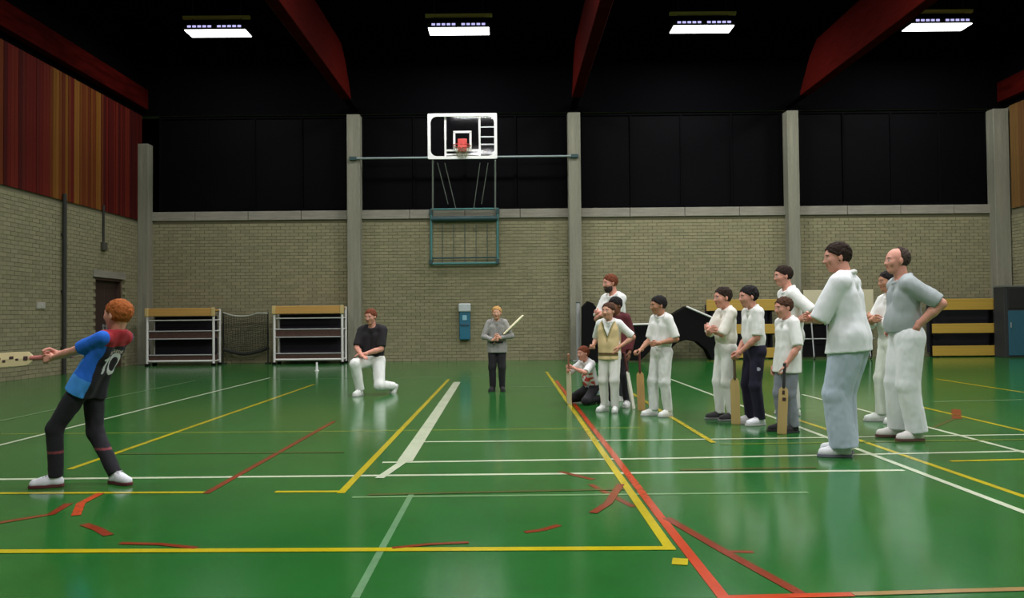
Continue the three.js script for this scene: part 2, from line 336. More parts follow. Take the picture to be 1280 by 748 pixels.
// ------------------------------------------------------------------ wall fittings
{ // basketball goal
  const bzp = -20.9, c = onZ(578, 170.5, bzp), W = 1.82, Hh = 1.2;
  const t = thing('basketball_goal', 'glass basketball backboard with white edges and red rim on a wall frame', 'basketball goal', [c.x, 0, 0]);
  const y = c.y;
  const rr = (s, w, h, r) => { s.moveTo(-w / 2 + r, -h / 2); s.lineTo(w / 2 - r, -h / 2); s.absarc(w / 2 - r, -h / 2 + r, r, -Math.PI / 2, 0); s.lineTo(w / 2, h / 2 - r); s.absarc(w / 2 - r, h / 2 - r, r, 0, Math.PI / 2); s.lineTo(-w / 2 + r, h / 2); s.absarc(-w / 2 + r, h / 2 - r, r, Math.PI / 2, Math.PI); s.lineTo(-w / 2, -h / 2 + r); s.absarc(-w / 2 + r, -h / 2 + r, r, Math.PI, Math.PI * 1.5); return s; };
  const fr = rr(new THREE.Shape(), W, Hh, 0.03); fr.holes.push(rr(new THREE.Path(), W - 0.15, Hh - 0.15, 0.17));
  const wl = mat(lin(0.75, 0.76, 0.72), 0.5);
  obj('edge_frame', new THREE.ExtrudeGeometry(fr, { depth: 0.05, bevelEnabled: false, curveSegments: 10 }).translate(0, y, bzp - 0.02), wl, t);
  obj('glass_board', bx(W - 0.1, Hh - 0.1, 0.012, 0, y, bzp), new THREE.MeshPhysicalMaterial({ color: 0xffffff, transmission: 1, thickness: 0, roughness: 0.05, ior: 1.15 }), t);
  const ty = y - 0.12, tw = 0.48, th = 0.46;
  obj('target_square', [bx(tw, 0.055, 0.014, 0, ty + th / 2, bzp + 0.02), bx(tw, 0.055, 0.014, 0, ty - th / 2, bzp + 0.02), bx(0.055, th, 0.014, -tw / 2 + 0.027, ty, bzp + 0.02), bx(0.055, th, 0.014, tw / 2 - 0.027, ty, bzp + 0.02)], wl, t);
  for (const s of [-0.45, 0.45]) obj('upright', bx(0.05, Hh - 0.1, 0.04, s, y, bzp - 0.04), wl, t);
  for (const k of [-0.36, -0.47]) obj('cross_rail', bx(0.9, 0.045, 0.04, 0, y + k, bzp - 0.05), wl, t);
  for (const k of [0.26, 0.0, -0.2]) obj('cross_rail', bx(0.42, 0.03, 0.03, 0.66, y + k, bzp - 0.09), M.steel, t);
  const rimY = y - 0.32, rim = new THREE.TorusGeometry(0.225, 0.012, 8, 28).rotateX(Math.PI / 2).translate(0, rimY, bzp + 0.36);
  const red = mat(lin(0.5, 0.03, 0.02), 0.4);
  obj('rim', [rim, bx(0.2, 0.17, 0.1, 0, rimY - 0.02, bzp + 0.07, 0.01)], red, t);
  obj('rim_plate', bx(0.24, 0.3, 0.03, 0, rimY + 0.1, bzp + 0.03, 0.005), red, t);
  { // net below the rim
    const g = []; for (let k = 0; k < 12; k++) { const a = k * Math.PI / 6; for (const s of [-1, 1]) { let p = V(Math.cos(a) * 0.22, rimY, bzp + 0.36 + Math.sin(a) * 0.22); for (let q = 1; q <= 3; q++) { const b = a + s * q * Math.PI / 12, r = 0.22 - q * 0.035; const n = V(Math.cos(b) * r, rimY - q * 0.1, bzp + 0.36 + Math.sin(b) * r); g.push(tube(p, n, 0.004, 4)); p = n; } } }
    obj('net', g, mat(lin(0.16, 0.17, 0.08), 0.9), t);
  }
  // swing-up arms and wall frame
  const pw = (px, py, z) => { const p = onZ(px, py, z); return [p.x - c.x, p.y, z]; };
  for (const [a, b] of [[[541, 200], [541, 262]], [[619, 200], [619, 262]]]) obj('arm', tube(pw(...a, bzp - 0.05), pw(...b, WZ + 0.15), 0.022), M.greyPole, t);
  for (const [a, b] of [[[547, 204], [560, 255]], [[556, 204], [570, 262]], [[610, 204], [602, 255]], [[600, 204], [592, 262]]]) obj('brace', tube(pw(...a, bzp - 0.05), pw(...b, WZ + 0.15), 0.010), M.greyPole, t);
  const f = (p, q, r, m = M.teal, n = 'wall_frame') => obj(n, tube(pw(...p, WZ + 0.12), pw(...q, WZ + 0.12), r), m, t);
  f([539, 262], [539, 330], 0.035); f([622, 260], [622, 329], 0.035); f([538, 330], [623, 329], 0.035, M.teal); f([538, 323], [623, 322], 0.02, M.tealDark); f([539, 262], [622, 261], 0.028);
  f([539, 274], [622, 273], 0.075, M.tealDark, 'winch_beam'); 
  for (let k = 1; k < 6; k++) f([539 + k * 14, 280], [539 + k * 14, 329], 0.008, M.tealDark, 'wire');
  for (const s of [[539, 328], [622, 327], [539, 266], [622, 265]]) { const p = pw(...s, WZ); obj('wall_bracket', bx(0.1, 0.12, 0.16, p[0], p[1], WZ + 0.08), M.tealDark, t); }
  const cr = thing('cross_bar', 'pale steel bar spanning two columns behind the basketball backboard', 'bar');
  const a = onZ(449, 198.5, WZ + 0.3), b = onZ(709, 195.5, WZ + 0.3);
  obj('tube_bar', tube([colX[0] + 0.1, a.y, WZ + 0.33], [colX[1] - 0.1, b.y, WZ + 0.33], 0.03), mat(lin(0.22, 0.27, 0.27), 0.45), cr);
  for (const [x, yy] of [[colX[0], a.y], [colX[1], b.y]]) obj('clamp', bx(0.2, 0.1, 0.08, x, yy, WZ + 0.33, 0.01), M.tealDark, cr);
}
{ // blue wall box
  const c = onZ(581, 402, WZ + 0.1), t = thing('wall_dispenser', 'tall blue box with white top fixed to the brick wall', 'dispenser', [c.x, c.y, WZ + 0.012]);
  obj('body', bx(0.30, 0.78, 0.16, 0, -0.12, 0.08, 0.03), mat(lin(0.008, 0.11, 0.17), 0.5), t);
  obj('hood', bx(0.34, 0.24, 0.2, 0, 0.38, 0.1, 0.04), mat(lin(0.42, 0.47, 0.46), 0.5), t);
  obj('front_plate', bx(0.12, 0.14, 0.02, 0, 0.1, 0.165, 0.008), mat(lin(0.20, 0.40, 0.46), 0.5), t);
  obj('slot', bx(0.24, 0.06, 0.03, 0, -0.1, 0.16, 0.01), mat(lin(0.01, 0.05, 0.08), 0.6), t);
}
{ // pipes and plates on the left wall
  const p = onX(80, 300, LX + 0.06), m = mat(lin(0.02, 0.02, 0.016), 0.7);
  const t = thing('drain_pipe', 'long dark pipe running down the brick end wall to the floor', 'pipe', [LX + 0.075, 0, p.z]);
  obj('pipe', tube([0, 0.0, 0], [0, BRICK_TOP + 0.15, 0], 0.045, 12), m, t); for (const y of [0.6, 1.9, 3.2]) obj('clip', bx(0.055, 0.04, 0.12, -0.03, y, 0), m, t);
  const q = onX(130, 305, LX + 0.05), u = thing('conduit', 'short dark conduit ending in a small box above the door', 'conduit', [LX + 0.04, 0, q.z]);
  obj('pipe', tube([0, q.y, 0], [0, BRICK_TOP + 0.15, 0], 0.028, 10), m, u); obj('junction_box', bx(0.09, 0.2, 0.2, 0.01, q.y - 0.06, 0, 0.01), mat(lin(0.05, 0.05, 0.035), 0.7), u);
  const s = onX(51, 382, LX + 0.02), w = thing('switch_plate', 'small pale plate on the bare brick end wall', 'plate', [LX + 0.012, s.y, s.z]);
  obj('plate', bx(0.03, 0.14, 0.3, 0.01, 0, 0, 0.006), mat(lin(0.36, 0.35, 0.30), 0.6), w); obj('switch', bx(0.02, 0.05, 0.05, 0.03, 0, 0, 0.004), mat(lin(0.45, 0.44, 0.4), 0.5), w);
}

// ------------------------------------------------------------------ racks, benches and nets along the back wall
function whiteRack(pxl, pxr, pyb, pyt, label) {
  const a = onFloor(pxl, pyb), z = a.z, b = onZ(pxr, pyb, z), h = onZ(pxl, pyt, z).y, W = b.x - a.x, dep = 0.45;
  const t = thing('storage_rack', label, 'rack', [(a.x + b.x) / 2, 0, z - dep / 2], 0, 'white racks against the brick wall');
  for (const sx of [-1, 1]) for (const sz of [-1, 1]) { obj('post', tube([sx * W / 2, 0.05, sz * dep / 2], [sx * W / 2, h - 0.02, sz * dep / 2], 0.034, 12), M.whitePaint, t); obj('foot', bx(0.1, 0.06, 0.1, sx * W / 2, 0.03, sz * dep / 2, 0.01), M.darkCloth, t); }
  for (const k of [0.08, 0.185, 0.465, 0.60, 0.79]) for (const sz of [-1, 1]) obj('rail', tube([-W / 2, h * k, sz * dep / 2], [W / 2, h * k, sz * dep / 2], k < 0.1 ? 0.03 : 0.016, 8), k < 0.1 || k > 0.7 ? M.whitePaint : M.greyPole, t);
  for (const k of [0.08, 0.60, 0.79]) for (const sx of [-1, 1]) obj('end_rail', tube([sx * W / 2, h * k, -dep / 2], [sx * W / 2, h * k, dep / 2], 0.02, 8), M.whitePaint, t);
  obj('top_board', bx(W + 0.02, 0.21, 0.06, 0, h - 0.105, dep / 2 + 0.02, 0.012), M.orangeWood, t); obj('lid', bx(W + 0.02, 0.05, dep, 0, h - 0.06, -0.02, 0.012), M.orangeWood, t);
  for (const sx of [-1, 1]) obj('corner_cap', bx(0.1, 0.23, 0.08, sx * W / 2, h - 0.105, dep / 2 + 0.03, 0.02), mat(lin(0.5, 0.38, 0.15), 0.5), t);
  const dark = mat(lin(0.010, 0.008, 0.013), 0.95);
  obj('shelf_board', bx(W - 0.08, h * 0.115, dep - 0.06, 0, h * 0.53, 0.02, 0.01), M.brownBoard, t);
  obj('shelf_board', bx(W - 0.08, h * 0.085, dep - 0.06, 0, h * 0.135, 0.02, 0.01), M.brownBoard, t);
  obj('back_panel', bx(W - 0.1, h * 0.78, 0.03, 0, h * 0.47, -dep / 2 + 0.06), dark, t);
}
whiteRack(184, 267, 458, 386, 'white tube rack with orange top board next to the end wall');
whiteRack(343, 428, 456, 383, 'white tube rack with orange top board beside the kneeling man');

function netSheet(corners, nx, ny, sag, r) { // strands between four corners, sagging
  const [tl, tr, br, bl] = corners, P = (u, v) => { const a = tl.clone().lerp(tr, u), b = bl.clone().lerp(br, u), p = a.lerp(b, v); const s = sag(u, v); p.y += s[0]; p.z += s[1]; return p; };
  const g = [];
  for (let i = 0; i <= nx; i++) for (let j = 0; j < ny; j++) g.push(tube(P(i / nx, j / ny), P(i / nx, (j + 1) / ny), r, 3));
  for (let j = 0; j <= ny; j++) for (let i = 0; i < nx; i++) g.push(tube(P(i / nx, j / ny), P((i + 1) / nx, j / ny), r, 3));
  return { g, P };
}
{
  const z = -22.0, t = thing('sagging_net', 'dark net on a pale cord slung between the two white racks', 'net');
  const sag = (u, v) => [-0.09 * Math.sin(Math.PI * Math.min(1, u * 1.3)) * (1 - v) - 0.14 * Math.sin(Math.PI * u) * v, 0.06 * Math.sin(u * 9 + v * 3)];
  const c = [onZ(279, 391, z), onZ(335, 392, z), onZ(335, 436, z), onZ(279, 438, z)];
  const n = netSheet(c, 30, 20, sag, 0.007);
  obj('mesh', n.g, M.netBlack, t);
  const cord = []; for (let i = 0; i < 16; i++) cord.push(tube(n.P(i / 16, 0), n.P((i + 1) / 16, 0), 0.016, 6)); obj('top_cord', cord, M.rope, t);
  const low = []; for (let i = 0; i < 16; i++) low.push(tube(n.P(i / 16, 1).add(V(0, 0.02, 0)), n.P((i + 1) / 16, 1).add(V(0, 0.02, 0)), 0.05, 8)); obj('gathered_hem', low, M.netBlack, t);
  // two stands that hold the net, next to the racks
  for (const px of [279, 335]) { const b = onZ(px, 440, z - 0.02); obj('stand', [tube([b.x, 0.0, z - 0.02], [b.x, onZ(px, 390, z).y, z - 0.02], 0.018), bx(0.12, 0.03, 0.2, b.x, 0.015, z - 0.02)], M.netBlack, t); }
}
{ // small white marker on the floor
  const p = onFloor(396, 464), t = thing('floor_marker', 'tiny white upright peg on the green floor before the rack', 'marker', [p.x, 0, p.z]);
  obj('peg', tube([0, 0.015, 0], [0, 0.2, 0], 0.03, 12, 0.022), M.white, t); obj('base', tube([0, 0, 0], [0, 0.018, 0], 0.05, 14), M.white, t);
}
function benchRack(pxl, pxr, pyb, rows, zz, label, names) {
  const z = zz, a = onZ(pxl, pyb, z), b = onZ(pxr, pyb, z), W = b.x - a.x, x = (a.x + b.x) / 2;
  const t = thing('wall_rack', label, 'rack', [x, 0, z - 0.15]);
  const top = onZ(pxl, rows[0][0], z).y;
  for (const s of [-1, 1]) { obj('post', bx(0.06, top - 0.02, 0.05, s * (W / 2 - 0.15), (top - 0.02) / 2, -0.19), M.darkCloth, t); }
  obj('back_panel', bx(W - 0.1, top - 0.25, 0.02, 0, (top - 0.25) / 2 + 0.12, -0.225), mat(lin(0.008, 0.008, 0.012), 0.9), t);
  rows.forEach(([y0, y1], i) => {
    const h1 = onZ(pxl, y0, z).y, h0 = Math.max(0.0, onZ(pxl, y1, z).y);
    for (const s of [-1, 1]) obj('bracket', bx(0.05, 0.03, 0.36, s * (W / 2 - 0.15), Math.max(0.02, h0 - 0.017), 0), M.darkCloth, t);
    const bb = thing('gym_bench', names[i], 'bench', [x, Math.max(h0, 0.036), z], 0, 'wooden benches stacked on the wall racks');
    obj('seat_plank', bx(W, h1 - h0, 0.035, 0, (h1 - h0) / 2, 0, 0.008), M.yellowWood, bb);
    for (const s of [-1, 1]) obj('leg', bx(0.05, (h1 - h0) * 0.8, 0.24, s * W * 0.36, (h1 - h0) * 0.5, -0.14, 0.006), M.darkCloth, bb);
    obj('beam', bx(W * 0.72, 0.07, 0.035, 0, (h1 - h0) * 0.5, -0.2), M.darkCloth, bb);
  });
}
benchRack(1166, 1255, 446, [[374, 388], [405, 417], [434, 446.5]], -21.75, 'black wall rack holding three yellow benches beside the dark cabinet', ['yellow wooden bench, topmost on the rack beside the dark cabinet', 'yellow wooden bench, middle one on the rack beside the dark cabinet', 'yellow wooden bench, lowest on the rack beside the dark cabinet']);
benchRack(884, 974, 449, [[375, 389], [406, 418], [436, 448.5]], -21.75, 'black wall rack holding yellow benches behind the row of boys', ['yellow wooden bench, topmost on the rack behind the row of boys', 'yellow wooden bench, middle one on the rack behind the row of boys', 'yellow wooden bench, lowest on the rack behind the row of boys']);
{ // folded table
  const z = -21.3, a = onZ(1004, 363, z), b = onZ(1092, 402, z), x = (a.x + b.x) / 2, W = b.x - a.x, h = a.y - b.y;
  const t = thing('folding_table', 'cream table top standing on edge on dark legs behind the man in blue trousers', 'table', [x, 0, z]);
  obj('tabletop', bx(W, h, 0.04, 0, b.y + h / 2, 0, 0.01), mat(lin(0.55, 0.50, 0.33), 0.6), t);
  for (const s of [-0.8, -0.32, 0.32, 0.8]) obj('leg', tube([s * W / 2, 0.03, -0.05 + (Math.abs(s) > 0.5 ? 0.25 : 0)], [s * W / 2, b.y + h * 0.6, -0.04], 0.018), M.greyPole, t);
  obj('cross_bar', tube([-W / 2, b.y * 0.55, 0.05], [W / 2, b.y * 0.55, 0.05], 0.015), M.greyPole, t);
  obj('skirt', bx(W, b.y - 0.12, 0.03, 0, b.y / 2, -0.12), M.darkCloth, t);
  for (const s of [-0.8, 0.8]) obj('wheel', new THREE.TorusGeometry(0.03, 0.015, 8, 16).rotateY(Math.PI / 2).translate(s * W / 2, 0.045, 0.2), M.darkCloth, t);
}
function blackDrape(pts, z, depth, name, label, cat, edge) { // heavy cover over a frame: outline on its front with real depth
  const P = pts.map(p => onZ(p[0], p[1], z)), s = new THREE.Shape(P.map(p => new THREE.Vector2(p.x, Math.max(0.0, p.y))));
  const t = thing(name, label, cat, [0, 0, 0]);
  const g = new THREE.ExtrudeGeometry(s, { depth, bevelEnabled: true, bevelSize: 0.02, bevelThickness: 0.02, bevelSegments: 2 });
  const bb = new THREE.Box3().setFromBufferAttribute(g.attributes.position); g.translate(0, Math.max(0, -bb.min.y), z - depth);
  obj('cover', g, M.darkCloth, t);
  if (edge) { const q = edge.map(p => onZ(p[0], p[1], z + 0.03)); for (let i = 1; i < q.length; i++) obj('edge_tube', tube(q[i - 1], q[i], 0.026), M.whitePaint, t); }
}
blackDrape([[838, 397], [848, 390], [858, 384], [893, 399], [894, 449], [890, 449], [884, 437], [872, 427], [858, 424], [846, 428], [838, 436]], -21.0, 0.4, 'tented_cover', 'black tented cover with pale sloping edge and arched opening between the boys', 'cover', [[858, 383.5], [893, 398.5]]);
blackDrape([[784, 407], [834, 406], [834, 432], [815, 436], [800, 450], [784, 450]], -20.9, 0.5, 'covered_trolley', 'low black covered trolley with white top edge behind the boys', 'trolley', [[784, 406], [834, 405]]);
blackDrape([[729, 452], [729, 384], [735, 378], [741, 380], [748, 390], [748, 452]], -20.9, 0.35, 'net_bundle', 'tall bundle of black netting beside the grey post', 'net');
{
  const z = -21.5, p = onZ(723, 440, z), t = thing('net_post', 'grey steel net post standing before the column', 'post', [p.x, 0, z]);
  obj('pole', tube([0, 0.03, 0], [0, onZ(723, 379, z).y, 0], 0.055, 14), M.greyPole, t); obj('base_plate', bx(0.3, 0.03, 0.3, 0, 0.015, 0, 0.006), M.greyPole, t); obj('cap', tube([0, onZ(723, 379, z).y, 0], [0, onZ(723, 379, z).y + 0.02, 0], 0.06, 14), M.tealDark, t);
}
{ // cabinet at the right end
  const z = -21.2, a = onZ(1257, 449, z), top = onZ(1260, 357, z).y, W = RX - 0.03 - a.x, t = thing('tall_cabinet', 'tall dark cabinet with blue lower door against the end wall', 'cabinet', [a.x + W / 2, 0, z]);
  obj('body', bx(W, top - 0.04, 0.46, 0, (top - 0.04) / 2, -0.24, 0.01), mat(lin(0.02, 0.022, 0.022), 0.7), t);
  obj('top', bx(W + 0.01, 0.05, 0.48, -0.005, top - 0.02, -0.24, 0.01), mat(lin(0.12, 0.13, 0.11), 0.6), t);
  const d = obj('door', bx(W - 0.12, top * 0.62, 0.03, 0.04, top * 0.34, 0.0, 0.006), mat(lin(0.02, 0.09, 0.13), 0.5), t); obj('handle', bx(0.02, 0.14, 0.03, -W * 0.3, top * 0.45, 0.025, 0.005), M.steel, d);
  obj('door', bx(W - 0.12, top * 0.28, 0.03, 0.04, top * 0.82, 0.0, 0.006), mat(lin(0.008, 0.009, 0.01), 0.6), t);
}
// ------------------------------------------------------------------ people: distance fields meshed with surface nets
class Blob {
  constructor() { this.p = []; this.ops = []; }
  cap(a, b, ra, rb = ra, k = 0.03) { this.p.push({ a, b, ra, rb, k }); return this; }
  ell(c, ax, r, k = 0.02) { this.p.push({ c, ax, r, k }); return this; }   // ax: three unit vectors
  op(f) { this.ops.push(f); return this; }
  build(h, pad = 0.03) {
    const mn = V(1e9, 1e9, 1e9), mx = V(-1e9, -1e9, -1e9);
    for (const q of this.p) {
      const pts = q.c ? [[q.c, Math.max(...q.r)]] : [[q.a, q.ra], [q.b, q.rb]];
      q.lo = V(1e9, 1e9, 1e9); q.hi = V(-1e9, -1e9, -1e9);
      for (const [v, r] of pts) { q.lo.min(v.clone().subScalar(r)); q.hi.max(v.clone().addScalar(r)); }
      mn.min(q.lo); mx.max(q.hi);
    }
    mn.subScalar(pad); mx.addScalar(pad);
    const nx = Math.ceil((mx.x - mn.x) / h) + 1, ny = Math.ceil((mx.y - mn.y) / h) + 1, nz = Math.ceil((mx.z - mn.z) / h) + 1, sy = nx, sz = nx * ny;
    const F = new Float32Array(nx * ny * nz).fill(0.25);
    for (const q of this.p) {
      const m = q.k + 2.5 * h;
      const i0 = Math.max(0, Math.floor((q.lo.x - m - mn.x) / h)), i1 = Math.min(nx - 1, Math.ceil((q.hi.x + m - mn.x) / h));
      const j0 = Math.max(0, Math.floor((q.lo.y - m - mn.y) / h)), j1 = Math.min(ny - 1, Math.ceil((q.hi.y + m - mn.y) / h));
      const k0 = Math.max(0, Math.floor((q.lo.z - m - mn.z) / h)), k1 = Math.min(nz - 1, Math.ceil((q.hi.z + m - mn.z) / h));
      let bx_, by_, bz_, L2; if (!q.c) { bx_ = q.b.x - q.a.x; by_ = q.b.y - q.a.y; bz_ = q.b.z - q.a.z; L2 = bx_ * bx_ + by_ * by_ + bz_ * bz_ + 1e-9; }
      for (let k = k0; k <= k1; k++) for (let j = j0; j <= j1; j++) for (let i = i0; i <= i1; i++) {
        const x = mn.x + i * h, y = mn.y + j * h, z = mn.z + k * h; let d;
        if (q.c) {
          const dx = x - q.c.x, dy = y - q.c.y, dz = z - q.c.z, [A, B, C] = q.ax, r = q.r;
          const u = (dx * A.x + dy * A.y + dz * A.z) / r[0], v = (dx * B.x + dy * B.y + dz * B.z) / r[1], w = (dx * C.x + dy * C.y + dz * C.z) / r[2];
          const k0_ = Math.sqrt(u * u + v * v + w * w), k1_ = Math.sqrt(u * u / (r[0] * r[0]) + v * v / (r[1] * r[1]) + w * w / (r[2] * r[2]));
          d = k1_ > 1e-6 ? k0_ * (k0_ - 1) / k1_ : -Math.min(...r);
        } else {
          const ax = x - q.a.x, ay = y - q.a.y, az = z - q.a.z; let t = (ax * bx_ + ay * by_ + az * bz_) / L2; t = t < 0 ? 0 : t > 1 ? 1 : t;
          const ex = ax - t * bx_, ey = ay - t * by_, ez = az - t * bz_;
          d = Math.sqrt(ex * ex + ey * ey + ez * ez) - (q.ra + (q.rb - q.ra) * t);
        }
        const n = k * sz + j * sy + i, e = F[n], g = Math.max(q.k - Math.abs(d - e), 0);
        F[n] = Math.min(d, e) - (q.k > 0 ? g * g / q.k / 4 : 0);
      }
    }
    for (const f of this.ops) for (let k = 0, n = 0; k < nz; k++) for (let j = 0; j < ny; j++) for (let i = 0; i < nx; i++, n++) if (F[n] < 0.06) F[n] = f(mn.x + i * h, mn.y + j * h, mn.z + k * h, F[n]);
    // surface nets
    const id = new Int32Array(nx * ny * nz).fill(-1), pos = [], idx = [], off = [0, 1, sy, sy + 1, sz, sz + 1, sz + sy, sz + sy + 1];
    const E = [[0, 1], [2, 3], [4, 5], [6, 7], [0, 2], [1, 3], [4, 6], [5, 7], [0, 4], [1, 5], [2, 6], [3, 7]];
    for (let k = 0; k < nz - 1; k++) for (let j = 0; j < ny - 1; j++) for (let i = 0; i < nx - 1; i++) {
      const n = k * sz + j * sy + i; let m = 0; for (let q = 0; q < 8; q++) if (F[n + off[q]] < 0) m |= 1 << q;
      if (m === 0 || m === 255) continue;
      let x = 0, y = 0, z = 0, c = 0;
      for (const [a, b] of E) { const sa = m >> a & 1, sb = m >> b & 1; if (sa === sb) continue; const fa = F[n + off[a]], fb = F[n + off[b]], t = fa / (fa - fb); x += (a & 1) + ((b & 1) - (a & 1)) * t; y += (a >> 1 & 1) + ((b >> 1 & 1) - (a >> 1 & 1)) * t; z += (a >> 2 & 1) + ((b >> 2 & 1) - (a >> 2 & 1)) * t; c++; }
      id[n] = pos.length / 3; pos.push(mn.x + (i + x / c) * h, mn.y + (j + y / c) * h, mn.z + (k + z / c) * h);
    }
    const quad = (a, b, c, d, f) => { if (a < 0 || b < 0 || c < 0 || d < 0) return; if (f) idx.push(a, b, c, a, c, d); else idx.push(a, c, b, a, d, c); };
    for (let k = 1; k < nz - 1; k++) for (let j = 1; j < ny - 1; j++) for (let i = 1; i < nx - 1; i++) {
      const n = k * sz + j * sy + i, s = F[n] < 0;
      if (s !== F[n + 1] < 0) quad(id[n - sy - sz], id[n - sz], id[n], id[n - sy], s);
      if (s !== F[n + sy] < 0) quad(id[n - 1 - sz], id[n - 1], id[n], id[n - sz], s);
      if (s !== F[n + sz] < 0) quad(id[n - 1 - sy], id[n - sy], id[n], id[n - 1], s);
    }
    const g = new THREE.BufferGeometry(); g.setAttribute('position', new THREE.Float32BufferAttribute(pos, 3)); g.setIndex(idx); g.computeVertexNormals(); return g;
  }
}
function paint(g, fn) { const p = g.attributes.position, c = new Float32Array(p.count * 3); for (let i = 0; i < p.count; i++) { const q = fn(p.getX(i), p.getY(i), p.getZ(i)); c[3 * i] = q[0]; c[3 * i + 1] = q[1]; c[3 * i + 2] = q[2]; } g.setAttribute('color', new THREE.BufferAttribute(c, 3)); return g; }
const rotAx = (ax) => (v, a) => v.clone().applyAxisAngle(ax, a);
function ik(a, c, l1, l2, hint) {
  const d = c.clone().sub(a); let L = d.length(); const max = (l1 + l2) * 0.995; if (L > max) { c = a.clone().addScaledVector(d, max / L); d.setLength(max); L = max; }
  const u = d.clone().normalize(), x = (l1 * l1 - l2 * l2 + L * L) / (2 * L), h = Math.sqrt(Math.max(0, l1 * l1 - x * x));
  const n = hint.clone().addScaledVector(u, -hint.dot(u)).normalize();
  return { mid: a.clone().addScaledVector(u, x).addScaledVector(n, h), end: c };
}
const vertexCloth = new THREE.MeshStandardMaterial({ vertexColors: true, roughness: 0.92, side: THREE.DoubleSide });
const skinMat = new THREE.MeshStandardMaterial({ vertexColors: true, roughness: 0.62 });
const clothMats = {};
const cloth = (c) => clothMats[c.join()] ??= mat(lin(...c), 0.93, { side: THREE.DoubleSide });
// one shoe shape for everybody, 0.28 m long, ankle above the origin, toe along +z
const shoeGeo = (() => {
  const b = new Blob();
  b.cap(V(0, 0.045, -0.05), V(0, 0.036, 0.13), 0.040, 0.036, 0.02).cap(V(0.006, 0.04, 0.05), V(0.004, 0.035, 0.135), 0.046, 0.038, 0.02).cap(V(0, 0.05, -0.045), V(0, 0.095, -0.035), 0.04, 0.041, 0.03).cap(V(0, 0.09, -0.02), V(0, 0.055, 0.07), 0.034, 0.034, 0.03);
  b.op((x, y, z, d) => Math.max(d, 0.02 - y, y - 0.115)); return b.build(0.007);
})();
const soleGeo = (() => {
  const s = new THREE.Shape(); s.moveTo(-0.036, -0.085); s.quadraticCurveTo(0, -0.105, 0.036, -0.085); s.bezierCurveTo(0.042, 0.0, 0.05, 0.05, 0.052, 0.1); s.quadraticCurveTo(0.045, 0.182, 0, 0.182); s.quadraticCurveTo(-0.045, 0.18, -0.045, 0.1); s.bezierCurveTo(-0.045, 0.05, -0.036, 0.0, -0.036, -0.085);
  return new THREE.ExtrudeGeometry(s, { depth: 0.02, bevelEnabled: true, bevelSize: 0.003, bevelThickness: 0.003, bevelSegments: 1, curveSegments: 8 }).rotateX(Math.PI / 2).scale(1, 1, 1).translate(0, 0.023, 0);
})();
const laceGeo = mergeGeometries([0.02, 0.038, 0.056, 0.074].map((z, i) => tube([-0.026, 0.112 - i * 0.0105, z - 0.0], [0.028, 0.112 - i * 0.0105, z + 0.006], 0.005, 5)));

